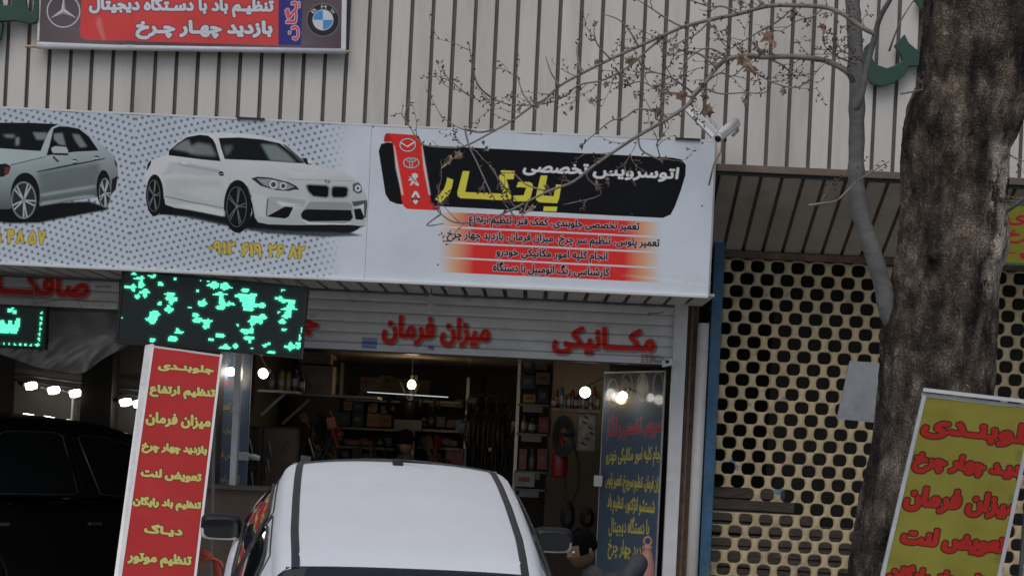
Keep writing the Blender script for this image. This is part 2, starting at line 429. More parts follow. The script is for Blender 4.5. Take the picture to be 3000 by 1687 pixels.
# soffit behind the sign
me_s = MB().box((0, .52, 0), (.122, 1.04, .02)).mesh('soffit_panel', m_soff)
n = 0
for i in range(0, i0):
    x = x_first+PITCH*(i+.5)-.01
    if x > 1.24: break
    link('soffit_panel', me_s, bld, (x, -.075, 3.125+rnd.uniform(-.002, .002)))
part(MB().box(((XL+1.24)/2, 13.96, 3.155), (1.24-XL, 1.05, .02)), 'soffit_backing', m_gap)
part(MB().box(((XL+1.24)/2, 14.50, 3.135), (1.24-XL, .05, .07)), 'soffit_trim', m_galv)
part(MB().box((1.235, 13.98, 3.55), (.02, .95, .85)), 'sign_box_side', m_dark)
# walls of the two shops
part(MB().box((0, 19.4, 2.9), (2*max(-XL, XR), .1, 5.9)), 'rear_wall', m_wall)
part(MB().box((-.85, 17.0, 2.72), (3.4, 4.9, .05)), 'ceiling', mat('glossy_ceiling', (.26, .215, .165), .22, var=.1, vs=1.5, dirt=.3, ds=2, stretch=(.3, 3, 1), bump=.05, bs=6, spec=.7))
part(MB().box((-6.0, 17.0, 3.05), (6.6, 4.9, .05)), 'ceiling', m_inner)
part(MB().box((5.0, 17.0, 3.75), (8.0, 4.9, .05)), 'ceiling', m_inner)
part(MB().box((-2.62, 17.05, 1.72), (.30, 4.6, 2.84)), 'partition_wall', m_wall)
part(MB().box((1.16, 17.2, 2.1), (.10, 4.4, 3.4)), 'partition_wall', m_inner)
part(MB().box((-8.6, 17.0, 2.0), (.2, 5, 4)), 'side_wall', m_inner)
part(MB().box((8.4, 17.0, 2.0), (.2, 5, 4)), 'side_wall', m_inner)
# front pier facing the street inside the right of the main shop
pr = P(1612, 1300, 16.3).x; pl = P(1775, 1300, 16.0).x
pw = MB(); pw.add([(pr, 16.6, .3), (pl, 16.0, .3), (1.1, 16.0, .3), (1.1, 16.6, .3), (pr, 16.6, 2.7), (pl, 16.0, 2.7), (1.1, 16.0, 2.7), (1.1, 16.6, 2.7)],
                  [(0, 1, 5, 4), (1, 2, 6, 5), (2, 3, 7, 6), (3, 0, 4, 7), (4, 5, 6, 7)])
part(pw, 'inner_pier', mat('pier_plaster', (.08, .064, .052), .45, var=.14, vs=3, dirt=.5, dirtc=(.2, .12, .07), ds=2))
# jambs between the shops
jx0, jx1 = P(1970, 1200, 14.45).x, P(2002, 1200, 14.45).x
part(MB().box(((jx0+jx1)/2-.012, 14.44, 1.75), (jx1-jx0+.02, .08, 2.9)), 'door_jamb', m_white, bevel=.006)
part(MB().box((jx1+.045, 14.47, 1.75), (.085, .05, 2.9)), 'dark_channel', m_rust)
part(MB().box((jx1+.035, 14.43, 1.75), (.02, .03, 2.9)), 'channel_edge', m_rust)
lx = P(700, 1200, 14.5).x
part(MB().box((lx-.02, 14.52, 1.6), (.05, .10, 2.6)), 'door_jamb', m_white, bevel=.006)
part(MB().box((-2.62, 14.6, 1.65), (.34, .28, 2.70)), 'pillar', m_wall)
# skirting at the building foot is out of frame; wall above the neighbour's lattice
tag(MB().tube([(P(2047, 1250, 14.4).x, 14.40, .1), (P(2047, 1250, 14.4).x, 14.40, 2.98)], .045, 20).build('drain_pipe', mat('pipe_white', (.62, .61, .58), .4, var=.08, dirt=.5, dirtc=(.25, .17, .1), ds=6), smooth=True),
    'white plastic drainpipe running down between the shop and the blue post', 'pipe')
bp = MB().box((P(2086, 1200, 14.4).x, 14.42, 1.9), (.084, .07, 3.6)).build('door_post', mat('blue_chipped_paint', (.036, .12, .21), .55, var=.25, vs=9, dirt=.55, dirtc=(.16, .13, .11), ds=8, bump=.3), bevel=.008,
    label='tall chipped blue steel post beside the perforated tan shutter', cat='post')

# ------------------------------------------------------------------ prints: main sign
W8 = A(173, 179, 191)
def dots(sh, fade0, fade1):
    yy, xx = np.mgrid[0:sh.H, 0:sh.W].astype(float)
    kx, ky = 33., 21.5
    cxm = sh.m(388, 500)[0]
    X = np.abs(xx-cxm)+ (yy-sh.H/2)*.25
    Y = yy+np.abs(xx-cxm)*(-.32)
    m = np.zeros((sh.H, sh.W))
    for ox, oy in ((0, 0), (.5, .5)):
        dx = (np.mod(X/kx+ox, 1)-.5)*kx; dy = (np.mod(Y/ky+oy, 1)-.5)*ky
        m = np.maximum(m, np.clip(4.6-np.hypot(dx, dy)+.5, 0, 1))
    f = np.clip((fade1-xx)/(fade1-fade0), 0, 1)
    m *= f
    sh.img = sh.img*(1-m[..., None]*.92)+np.array(A(95, 98, 98))*m[..., None]*.92
ZT, ZB, YS = 4.215, 3.115, 13.35
XS = P(1089, 367, YS).x; XE = 1.221
sL = Sheet((-4.45, YS, ZT), (1, 0, 0), (0, 0, -1), XS+4.45, ZT-ZB, 407, A(160, 168, 176))
fx = sL.m(1000, 500)[0]
xr = np.clip((np.arange(sL.W)-sL.m(900, 500)[0])/120, 0, 1)[None, :, None]
sL.img = sL.img*(1-xr)+np.array(W8)*xr
dots(sL, sL.m(930, 500)[0], sL.m(1015, 500)[0])
g1 = R(3.68, 400, 360)
def grad(sh, rg, p0, p1, c0, c1):
    a = np.array(sh.m(*rg(*p0))); b = np.array(sh.m(*rg(*p1))); d = b-a; L2 = d@d; c0, c1 = np.array(A(*c0)), np.array(A(*c1))
    def f(x, y):
        t = np.clip(((x-a[0])*d[0]+(y-a[1])*d[1])/L2, 0, 1)[..., None]; return c0*(1-t)+c1*t
    return f
def q(pts, c, sm=False, sh=sL, rg=g1, **k): sh.poly(pts, A(*c) if not callable(c) else c, rg=rg, sm=sm, **k)
# --- white coupe
q([(150, 960), (500, 1010), (1000, 1120), (1400, 1190), (2000, 1230), (2440, 1215), (2300, 1180), (2480, 1100), (1500, 1060), (1000, 960), (420, 915)], (45, 48, 50), bl=2, alpha=.95)
q([(180, 940), (400, 905), (960, 1000), (1300, 1060), (2050, 1090), (2330, 1110), (2290, 1180), (1700, 1170), (1150, 1130), (600, 1010), (300, 990)], (16, 18, 19), bl=2)
body = [(95, 520), (115, 470), (160, 400), (330, 340), (370, 270), (440, 200), (540, 142), (660, 112), (860, 106), (1080, 112), (1300, 132), (1480, 168), (1600, 215), (1720, 320), (1830, 430), (1960, 460), (2120, 495), (2240, 540), (2340, 600), (2420, 650),
        (2445, 730), (2480, 790), (2492, 900), (2480, 1040), (2455, 1105), (2380, 1108), (2000, 1098), (1700, 1100), (1420, 1092), (1310, 1070), (1270, 1010), (1240, 880), (1190, 700), (1080, 620), (990, 660), (950, 780), (940, 960), (930, 1008), (620, 945), (330, 900), (300, 780), (250, 600), (190, 560), (130, 610), (112, 720), (90, 600)]
q(body, grad(sL, g1, (1200, 120), (1350, 1090), (186, 192, 192), (150, 157, 155)))
q([(350, 425), (520, 420), (880, 500), (935, 560), (700, 570), (430, 540), (260, 570), (330, 500)], (146, 152, 150), bl=3, alpha=.6)
q([(300, 600), (500, 590), (900, 620), (930, 700), (700, 690), (420, 720), (600, 800), (900, 880), (920, 950), (320, 880)], (150, 154, 150), bl=5, alpha=.55)
q([(430, 430), (900, 515), (880, 530), (480, 465)], (118, 122, 120), bl=2, alpha=.6)
q([(1240, 760), (1400, 790), (1850, 830), (1800, 900), (1420, 1020), (1300, 1000)], (168, 173, 170), bl=3)
q([(900, 410), (1780, 440), (2060, 500), (2240, 560), (1700, 590), (1500, 470)], (196, 201, 200), bl=6, alpha=.55)
q([(1500, 470), (2080, 540), (1700, 510)], (140, 146, 144), bl=3, alpha=.5)
q([(1620, 605), (2330, 625), (2330, 630), (1620, 610)], (100, 104, 104), bl=1, alpha=.8)
q([(345, 350), (350, 300), (440, 220), (540, 155), (680, 130), (770, 140), (820, 175), (850, 230), (905, 415), (700, 395)], (16, 20, 22))
q([(380, 280), (480, 210), (560, 180), (620, 330)], (120, 124, 122), bl=3, alpha=.75)
q([(590, 250), (660, 215), (800, 240), (860, 360), (640, 345), (560, 320)], (120, 124, 124), bl=4, alpha=.7)
q([(885, 165), (1100, 158), (1350, 180), (1540, 220), (1680, 330), (1790, 438), (1400, 410), (950, 392), (910, 270)], (18, 22, 24))
q([(1340, 230), (1500, 240), (1620, 330), (1720, 430), (1440, 405), (1390, 320)], (104, 112, 110), bl=3)
q([(930, 250), (1040, 240), (1010, 320), (960, 360)], (74, 80, 80), bl=4)
q([(1560, 225), (1610, 240), (1830, 435), (1780, 435)], (60, 66, 66), bl=1)
q([(1780, 380), (1830, 380), (1890, 450), (1830, 450)], (24, 27, 28)); q([(1840, 395), (1885, 400), (1885, 440), (1850, 440)], (185, 190, 190))
for cx, cy, rx, ry, s0 in ((195, 780, 95, 225, 0), (1090, 900, 150, 285, 0)):
    sL.ell(cx, cy, rx, ry, A(14, 16, 17), rg=g1)
    sL.ell(cx-(10 if cx < 500 else 12), cy+5, rx*.72, ry*.76, A(110, 116, 116), rg=g1, ring=4)
    for k in range(5):
        a = -PI/2+k*2*PI/5+.25
        for da in (-.10, .10):
            sL.line([(cx-10+rx*.15*math.cos(a+da), cy+ry*.15*math.sin(a+da)), (cx-10+rx*.66*math.cos(a+da), cy+ry*.70*math.sin(a+da))], 2.0, A(100, 106, 106), rg=g1)
    sL.ell(cx-10, cy, rx*.12, ry*.1, A(90, 95, 95), rg=g1)
q([(2040, 1098), (2390, 1108), (2340, 1170), (2230, 1185), (2120, 1170)], (20, 20, 22), True)
q([(230, 570), (250, 600), (310, 880), (400, 910), (380, 980), (250, 990), (280, 800)], (12, 13, 14))
q([(1160, 650), (1200, 700), (1250, 880), (1275, 1020), (1300, 1070), (1250, 1130), (1200, 1120), (1250, 950)], (12, 13, 14))
q([(1235, 600), (1300, 580), (1440, 590), (1640, 640), (1720, 680), (1755, 720), (1700, 720), (1640, 735), (1500, 725), (1340, 680)], (40, 44, 46))
q([(1290, 600), (1440, 605), (1620, 650), (1700, 690), (1620, 720), (1500, 712), (1370, 670)], (125, 130, 130))
for cx, cy, r_ in ((1475, 665, 42), (1580, 680, 36)): sL.ell(cx, cy, r_, r_+4, A(185, 190, 190), rg=g1); sL.ell(cx, cy, r_*.66, r_*.7, A(60, 66, 68), rg=g1)
q([(2330, 660), (2390, 640), (2420, 680), (2430, 750), (2380, 765), (2330, 730)], (70, 76, 78)); sL.ell(2385, 705, 32, 36, A(180, 185, 186), rg=g1); sL.ell(2385, 705, 14, 18, A(60, 64, 66), rg=g1)
q([(1825, 680), (1850, 665), (2050, 675), (2075, 700), (2070, 790), (2040, 805), (1900, 790), (1850, 740)], (110, 116, 116), grow=3)
q([(1835, 685), (1855, 670), (2045, 680), (2068, 702), (2062, 790), (2038, 800), (1905, 785), (1858, 738)], (10, 11, 12))
q([(2100, 710), (2120, 685), (2260, 690), (2282, 715), (2270, 790), (2230, 805), (2120, 805), (2100, 780)], (110, 116, 116), grow=3)
q([(2108, 715), (2125, 690), (2255, 695), (2275, 718), (2262, 788), (2228, 800), (2124, 800), (2106, 778)], (10, 11, 12))
sL.ell(2055, 632, 32, 17, A(60, 70, 80), rg=g1, rot=.3); sL.ell(2055, 632, 16, 8, A(160, 170, 178), rg=g1, rot=.3)
q([(1410, 810), (1450, 790), (1830, 830), (1820, 850), (1800, 905), (1590, 900), (1430, 1015), (1395, 1005), (1392, 900)], (142, 148, 144)); q([(1410, 810), (1420, 810), (1402, 1000), (1392, 1000)], (40, 42, 44))
q([(1400, 1010), (1600, 900), (1690, 910), (1640, 1010), (1600, 1030)], (14, 15, 16)); q([(1500, 840), (1790, 890), (1560, 895)], (190, 195, 190), bl=2)
q([(1850, 870), (1870, 850), (2290, 855), (2320, 880), (2340, 1020), (2310, 1065), (2250, 1085), (1850, 1070), (1780, 1040), (1765, 990)], (128, 132, 130))
q([(1790, 950), (1830, 930), (2310, 940), (2330, 1020), (2300, 1055), (1860, 1060), (1785, 1030), (1770, 990)], (14, 15, 17))
q([(1765, 1030), (1860, 1072), (2250, 1085), (2310, 1065), (2310, 1080), (2250, 1098), (1850, 1090)], (185, 190, 188))
q([(2320, 850), (2480, 830), (2488, 860), (2470, 1020), (2440, 1020), (2450, 880), (2340, 900)], (70, 74, 74)); q([(2340, 930), (2420, 920), (2455, 1010), (2440, 1045), (2360, 1040)], (16, 17, 18)); q([(2390, 895), (2450, 870), (2450, 1010), (2420, 930)], (168, 174, 172))
q([(880, 545), (900, 520), (935, 530), (940, 570), (900, 572)], (20, 22, 24)); q([(895, 545), (930, 545), (932, 552), (895, 552)], (150, 155, 155)); q([(1185, 680), (1200, 685), (1245, 805), (1230, 805)], (110, 80, 60))
q([(120, 440), (150, 405), (160, 420), (150, 450), (125, 500), (105, 520)], (30, 26, 28)); q([(480, 425), (530, 420), (550, 440), (500, 445)], (195, 200, 200), True)
q([(300, 785), (600, 850), (940, 915), (940, 922), (600, 860), (300, 795)], (90, 94, 90)); q([(380, 875), (700, 885), (950, 950), (950, 1005), (620, 940)], (174, 178, 174), bl=2)
# --- silver saloon at the left edge
g2 = R(3.45, 0, 340); q2 = lambda p, c, sm=False, **k: q(p, c, sm, sL, g2, **k)
q2([(-300, 1040), (100, 1085), (400, 1080), (700, 1020), (1080, 950), (1110, 930), (900, 860), (380, 880), (-300, 900)], (14, 16, 16), bl=2)
q2([(-400, 90), (0, 72), (300, 72), (600, 85), (760, 100), (860, 150), (960, 230), (1060, 320), (1150, 400), (1185, 480), (1192, 600), (1170, 740), (1120, 800), (1010, 810), (960, 820), (400, 910), (380, 800), (200, 850), (100, 940), (-400, 940)],
   grad(sL, g2, (300, 330), (380, 900), (150, 160, 160), (72, 80, 80)))
q2([(-400, 85), (0, 68), (300, 70), (590, 84), (520, 120), (480, 180), (410, 355), (-400, 300)], (18, 22, 24)); q2([(330, 165), (475, 170), (460, 240), (370, 240)], (105, 112, 116), bl=2); q2([(30, 190), (150, 190), (140, 220), (60, 215)], (110, 116, 118), bl=3); q2([(160, 220), (195, 220), (190, 290), (160, 300)], (120, 126, 126), bl=3)
q2([(540, 130), (600, 105), (680, 108), (800, 130), (900, 210), (995, 350), (760, 362), (470, 400), (500, 300)], (16, 20, 22)); q2([(545, 180), (630, 172), (665, 300), (600, 290), (545, 235)], (108, 114, 116), bl=2); q2([(730, 180), (800, 190), (880, 310), (810, 318), (760, 250)], (104, 110, 112), bl=2)
q2([(-400, 340), (0, 330), (420, 360), (480, 410), (110, 490), (-400, 480)], (148, 158, 156)); q2([(370, 560), (600, 510), (1060, 425), (1060, 435), (600, 530), (380, 570)], (30, 36, 36)); q2([(110, 490), (470, 405), (470, 412), (110, 500)], (60, 68, 68))
q2([(380, 570), (1000, 470), (1010, 560), (960, 690), (420, 790)], (84, 92, 92), bl=6, alpha=.8); q2([(410, 790), (960, 700), (960, 720), (410, 810)], (140, 148, 146), bl=3)
q2([(400, 905), (700, 850), (960, 820), (960, 800), (850, 800), (420, 870)], (130, 140, 136), bl=2)
for (cx, cy, rx, ry) in ((240, 850, 128, 190), (1060, 775, 62, 150)):
    sL.ell(cx+(15 if cx < 500 else -15), cy-50, rx*1.15, ry*1.2, A(16, 18, 19), rg=g2); sL.ell(cx, cy, rx, ry, A(105, 112, 112), rg=g2); sL.ell(cx, cy, rx*.88, ry*.9, A(40, 44, 46), rg=g2)
    for k in range(5):
        a = -PI/2+k*2*PI/5+.5
        for da in (-.14, .14): sL.line([(cx, cy), (cx+rx*.9*math.cos(a+da), cy+ry*.9*math.sin(a+da))], 4.5 if cx < 500 else 3, A(150, 158, 158), rg=g2)
    sL.ell(cx, cy, rx*.18, ry*.15, A(120, 128, 128), rg=g2)
q2([(520, 320), (560, 305), (670, 315), (690, 350), (680, 380), (540, 380), (520, 350)], (148, 156, 158)); q2([(540, 375), (690, 378), (690, 398), (540, 395)], (16, 18, 18)); q2([(540, 400), (600, 460), (580, 470), (530, 420)], (50, 56, 56))
q2([(-60, 490), (60, 480), (110, 510), (90, 580), (30, 615), (-60, 620)], (24, 26, 28)); q2([(50, 520), (100, 515), (85, 575), (45, 590)], (100, 45, 35)); q2([(1150, 430), (1185, 480), (1180, 530), (1165, 500)], (90, 40, 40)); q2([(1130, 640), (1190, 600), (1170, 730), (1120, 790)], (26, 28, 30))
for cx, cy in ((755, 460), (975, 425)): sL.ell(cx, cy, 28, 26, A(60, 66, 66), rg=g2); sL.ell(cx-5, cy, 30, 8, A(170, 176, 176), rg=g2)
YEL, DK = A(172, 152, 62), A(42, 40, 30)
sL.text('\u06f0\u06f9\u06f1\u06f2', (1105, 1347), (1248, 1352), 40, YEL, 2.8, (DK, 2.2), rg=R(1.811, 0, 0)); sL.text('\u06f6\u06f1\u06f9', (1275, 1362), (1390, 1367), 43, YEL, 2.8, (DK, 2.2), rg=R(1.811, 0, 0))
sL.text('\u06f2\u06f6', (1418, 1365), (1506, 1370), 41, YEL, 2.8, (DK, 2.2), rg=R(1.811, 0, 0)); sL.text('\u06f8\u06f2', (1526, 1371), (1617, 1376), 41, YEL, 2.8, (DK, 2.2), rg=R(1.811, 0, 0))
for t, a, b in (('\u06f4', 60, 145), ('\u06f8', 155, 245), ('\u06f5', 280, 368), ('\u06f7', 375, 460), ('\u06f8', -75, 20)): sL.text(t, (a, 1282+a*.05), (b, 1282+b*.05), 43, YEL, 3.0, (DK, 2.2), rg=g2)
# --- right panel
sR = Sheet((XS+.002, YS, ZT), (1, 0, 0), (0, 0, -1), XE-XS-.002, ZT-ZB, 407, W8)
g3 = R(4.293, 1090, 380); q3 = lambda p, c, sm=False, **k: q(p, c, sm, sR, g3, **k); z2 = R(1.61, 1000, 0)
BLK = (16, 17, 21)
q([(215, 672), (360, 684), (1000, 716), (1560, 744), (1602, 752), (1624, 778), (1622, 826), (1600, 900), (1572, 975), (1552, 1012), (1515, 1028), (1000, 1002), (500, 975), (262, 962), (228, 948), (208, 915), (190, 800), (176, 712), (188, 680)], BLK, sh=sR, rg=z2)
RED = (186, 44, 40)
q3([(740, 900), (770, 1012), (835, 1012), (852, 965), (780, 965)], (150, 36, 34))
q3([(152, 155), (152, 100), (170, 55), (200, 46), (560, 70), (600, 105), (628, 170), (645, 300), (700, 650), (740, 900), (765, 965), (775, 1012), (440, 996), (400, 965), (375, 900), (340, 650), (290, 350), (262, 200), (240, 150)], RED)
q3([(152, 155), (152, 100), (170, 55), (200, 46), (225, 80), (250, 155)], (150, 34, 32), bl=1)
for x0, x1 in ((272, 388), (622, 728)): q3([(x0, 200), (x0+10, 200), (x1+8, 820), (x1-14, 820), (x0+25, 480)], (215, 190, 180), bl=1.5, alpha=.85)
sR.line([(1, 1), (2, 2)], .1, A(*RED), rg=g3)
SIL = A(178, 182, 184)
def elr(cx, cy, rx, ry, t, c=SIL, **k): sR.ell(cx, cy, rx+5, ry+5, A(60, 50, 54), rg=g3, ring=t+10, **k); sR.ell(cx, cy, rx, ry, c, rg=g3, ring=t, **k)
elr(447, 193, 102, 84, 11); q3([(352, 145), (440, 205), (545, 140), (540, 165), (447, 222), (358, 170)], (178, 182, 184)); 
elr(492, 415, 102, 70, 10); elr(492, 380, 62, 30, 9); elr(490, 415, 24, 62, 9)
q3([(500, 560), (540, 545), (575, 565), (570, 600), (545, 615), (560, 650), (590, 690), (575, 708), (545, 690), (525, 660), (505, 690), (475, 700), (500, 655), (515, 625), (480, 640), (455, 635), (490, 605), (462, 590), (505, 590)], (178, 182, 184), grow=1)
q3([(470, 575), (480, 570), (560, 660), (550, 668)], (60, 50, 54))
q3([(530, 768), (568, 770), (615, 855), (560, 940), (535, 938), (482, 852)], (70, 60, 66), grow=1); q3([(532, 772), (566, 773), (608, 855), (557, 935), (537, 933), (489, 852)], (185, 188, 190)); q3([(549, 805), (578, 858), (546, 900), (520, 852)], RED); q3([(578, 858), (608, 855), (585, 895), (560, 880)], (40, 42, 46)); q3([(489, 852), (520, 852), (535, 880), (512, 890)], (40, 42, 46))
YY = (196, 176, 62)
for pl_ in ([(945, 600), (1022, 630), (1005, 720), (975, 800), (930, 860), (860, 922), (792, 870), (850, 810), (905, 740), (930, 670)],
            [(1140, 520), (1225, 522), (1170, 785), (1650, 805), (1630, 740), (1592, 620), (1600, 575), (1640, 548), (1790, 550), (1780, 622), (1690, 625), (1750, 830), (1742, 872), (1640, 887), (1110, 860), (1078, 835), (1070, 790)],
            [(1620, 510), (1795, 518), (1788, 542), (1618, 538)],
            [(1840, 655), (1980, 658), (2018, 680), (2024, 730), (1990, 860), (1940, 902), (1775, 900), (1780, 828), (1905, 825), (1938, 728), (1812, 722)],
            [(2120, 575), (2205, 578), (2155, 828), (2282, 836), (2312, 690), (2380, 692), (2350, 870), (2325, 925), (2105, 912), (2062, 885), (2062, 820)],
            [(2160, 965), (2328, 968), (2318, 1030), (2150, 1022)]): q3(pl_, YY)
s5 = R(3.22, 1500, 400); WH = A(196, 200, 210)
sR.text('\u062a\u062e\u0635\u0635\u06cc', (92, 366), (706, 396), 43, WH, 2.4, rg=s5, skew=.12)
sR.text('\u0627\u062a\u0648\u0633\u0631\u0648\u06cc\u0633', (752, 398), (1560, 438), 46, WH, 2.4, rg=s5, skew=.12)
def strip(v0, v1):
    a, b = sR.m(1285, v0-10), sR.m(1940, v0+23)
    def f(x, y):
        t0 = np.clip((x-a[0])/(b[0]-a[0]), 0, 1); t = np.minimum(t0/.16, (1-t0)/.17)[..., None]; t = np.clip(t, 0, 1)
        red, org, wh = np.array(A(*RED)), np.array(A(196, 140, 108)), np.array(W8)
        return np.where(t < .45, wh*(1-t/.45)+org*(t/.45), org*(1-(t-.45)/.55)+red*(t-.45)/.55)
    sR.poly([(1288, v0-10), (1938, v0+21), (1938, v1+21), (1288, v1-10)], f)
for v0, v1 in ((630, 671), (676, 716), (721, 761), (766, 806)): strip(v0, v1)
NV = A(18, 18, 36); OW = (A(205, 208, 216), 1.6)
J = '\u060c'
sR.text('تعمیر تخصصی جلوبندی، کمک فنر، تنظیم ارتفاع', (597, 1068), (1405, 1106), 37, NV, 1.9, OW, rg=z2)
sR.text('تعمیر پلوس، تنظیم سر چرخ، میزان فرمان، بازدید چهار چرخ', (495, 1140), (1500, 1184), 38, NV, 1.8, OW, rg=z2)
sR.text('انجام کلیه امور مکانیکی خودرو', (727, 1222), (1255, 1246), 37, NV, 1.9, OW, rg=z2)
sR.text('کارشناسی رنگ اتومبیل با دستگاه', (712, 1290), (1265, 1316), 38, NV, 1.9, OW, rg=z2)
for x, y in ((1700, 970), (1625, 1330), (455, 1248), (150, 598), (495, 610), (942, 634), (1702, 676), (1370, 1008)): sR.ell(x, y, 4.5, 4.5, A(60, 62, 68), rg=z2)
q([(1310, 1295), (1600, 1320), (1720, 1345), (1720, 1350), (1500, 1318)], (205, 210, 218), sh=sR, rg=z2, bl=2)
sign = empty('shop_sign', (-1.6, YS, ZB), label='long white banner signboard with two printed cars and black headline above the garage', cat='signboard')
m_edge = mat('sign_edge_vinyl', (.62, .62, .64), .5)
def rel(seed, amp=.006, ex=0):
    def f(a, b):
        e = min(b, 1-b)*8; return amp*noise.noise((a*9+seed, b*2.5, seed))*min(1, e*1.5)+.006*math.exp(-(b/.05)**2)*(noise.noise((a*14, seed, 1))+.5)
    return f
for sh, nm, mt, nx in ((sL, 'print_sheet', sL.material('sign_print_cars', .33, bump=.25), 120), (sR, 'print_sheet', sR.material('sign_print_text', .33, bump=.25), 100)):
    me = sh.sheet_mesh(nm, mt, nx, 14, rel(3 if sh is sL else 8), .03, m_edge)
    o = link(nm, me, sign); o.matrix_parent_inverse = Matrix.Translation((1.6, -YS, -ZB))
def sp(mb, name, m, root, **k):
    o = mb.build(name, m, root, **k); o.matrix_parent_inverse = root.matrix_world.inverted() if False else Matrix.LocRotScale(root.location, root.rotation_euler, None).inverted(); return o
sp(MB().box(((XE-4.45)/2, YS-.004, ZB-.012), (XE+4.45, .05, .022)), 'lower_rail', m_white, sign, bevel=.004)
sp(MB().box(((XE-4.45)/2, YS+.01, ZT+.008), (XE+4.45, .03, .014)), 'upper_rail', m_white, sign)
for u, v in ((700, 345), (0, 0)):
    if u: sp(MB().box((P(u+35, v+9, YS).x, YS-.005, ZT+.012), (.20, .03, .012)), 'dark_clip', m_dark, sign)
sp(MB().box((P(1730*1.1646, 350*1.1646, YS).x, YS-.005, ZT+.012), (.18, .03, .012)), 'dark_clip', m_dark, sign)
sp(MB().box((XE+.006, YS+.07, (ZT+ZB)/2), (.012, .16, ZT-ZB+.02)), 'end_plate', m_galv, sign)

# ------------------------------------------------------------------ top banner
z1 = R(1.811, 0, 0); t1 = R(5.724, 0, 0)
YB = 13.42
BL, BR = P(109, 133, YB), P(1013, 148, YB); ex = (BR-BL).normalized(); eyd = Vector((ex.z, 0, -ex.x))
sT = Sheet(BL-eyd*1.0, ex, eyd, (BR-BL).length, 1.0, 410, A(84, 74, 76))
yy, xx = np.mgrid[0:sT.H, 0:sT.W]; sT.img *= (1+.25*np.sin(xx/90.)*np.cos(yy/60.))[..., None]
for k in range(40):
    a_, b_ = rnd.uniform(0, sT.W), rnd.uniform(0, sT.H); sT.fill([[(a_-40, b_), (a_, b_-9), (a_+40, b_), (a_, b_+9)]], A(110, 98, 100), alpha=.2, bl=5)
RT = (196, 66, 64)
q([(432, -400), (1482, -400), (1476, 240), (470, 214), (440, 208), (426, 190), (424, 170), (434, 0)], RT, sh=sT, rg=z1)
q([(1482, -400), (1616, -400), (1597, 236), (1590, 241), (1476, 239)], (52, 52, 110), sh=sT, rg=z1)
NB = A(40, 40, 72); WB = A(196, 206, 214)
sT.text('تنظیـم باد با دسـتگاه دیجیتال', (470, 88), (1453, 98), 62, WB, 3.2, (NB, 3.0), rg=z1)
sT.text('بازدید چهـار چـرخ', (718, 212), (1446, 218), 60, WB, 3.8, (NB, 3.0), rg=z1)
sT.text('رایگان', (1586, 216), (1600, -60), 46, A(190, 70, 80), 2.0, (A(190, 196, 214), 2.4), rg=z1)
def rndl(cx, cy, r):
    sT.ell(cx, cy, r+3, r+3, A(120, 120, 122), rg=z1); sT.ell(cx, cy, r, r, A(44, 46, 48), rg=z1); sT.ell(cx, cy, r*.66, r*.66, A(170, 172, 176), rg=z1)
    ri = r*.61; sT.ell(cx, cy, ri, ri, A(196, 200, 204), rg=z1)
    for s0 in (0, 1):
        a0 = PI*(s0+.5)+PI/2*1; pts = [(cx, cy)]+[(cx+ri*math.cos(a0+k*PI/16), cy+ri*math.sin(a0+k*PI/16)) for k in range(9)]
        sT.poly(pts, A(70, 128, 178), rg=z1)
    for ch, a in (('B', -2.35), ('M', -1.5708+.06), ('W', -.72)):
        bx, by = cx+r*.70*math.cos(a), cy+r*.70*math.sin(a); dx, dy = -math.sin(a), math.cos(a); h = r*.17
        sT.text(ch, z1(bx-dx*h, by-dy*h), z1(bx+dx*h, by+dy*h), r*.23/1.811, A(200, 204, 206), .4, raw=True)
rndl(1713, 108, 84)
sT.ell(1065, 190, 287, 283, A(190, 194, 196), rg=t1, ring=22); sT.ell(1065, 190, 287, 283, A(110, 106, 108), rg=t1, ring=8)
for a in (-PI/2+.03, PI/6-.02, PI*5/6+.02):
    tip = (1065+255*math.cos(a), 190+255*math.sin(a)); n_ = (-math.sin(a)*38, math.cos(a)*38)
    sT.poly([(1065-n_[0], 190-n_[1]), (1065+n_[0], 190+n_[1]), tip], A(204, 208, 212), rg=t1)
    sT.poly([(1065, 190), (1065+n_[0]*(1 if a < 2 else -1), 190+n_[1]*(1 if a < 2 else -1)), tip], A(90, 90, 96), rg=t1, alpha=.6)
q([(610, -400), (700, -400), (655, 690), (605, 690)], (188, 192, 200), sh=sT, rg=R(5.724, 0, 0))
q([(1822, -400), (1900, -400), (1850, 280), (1808, 280)], (196, 202, 214), sh=sT, rg=z1)
q([(150, 220), (600, 240), (1300, 255), (1900, 262), (1900, 290), (100, 290)], (200, 206, 218), sh=sT, rg=z1)
q([(510, 130), (545, 215), (560, 215), (535, 100), (520, 90)], (220, 120, 118), sh=sT, rg=z1, bl=3, alpha=.6)  # highlight of the banner fold, painted into the print
ban = empty('hanging_banner', tuple(BL), label='red and grey vinyl banner with car emblems hung high over the signboard', cat='banner')
def relb(a, b): return .012*noise.noise((a*5, b*2, 4.2))+.02*math.exp(-((a-.25-.05*b)/.02)**2)*b
o = link('print_sheet', sT.sheet_mesh('print_sheet', sT.material('banner_print', .3, bump=.2), 90, 30, relb, .022, m_edge), ban); o.matrix_parent_inverse = Matrix.Translation(-BL)
o = MB().tube([BL-ex*.085+Vector((0, .0, -.01)), BR+ex*.03+Vector((0, 0, -.01))], .011, 8).build('wooden_rod', m_wood, ban); o.matrix_parent_inverse = Matrix.Translation(-BL)
o = MB().tube([BL+Vector((0, 0, -.008)), BR+Vector((0, 0, -.008))], .020, 10).build('bottom_hem', mat('hem_white', (.66, .67, .70), .5), ban, smooth=True); o.matrix_parent_inverse = Matrix.Translation(-BL)

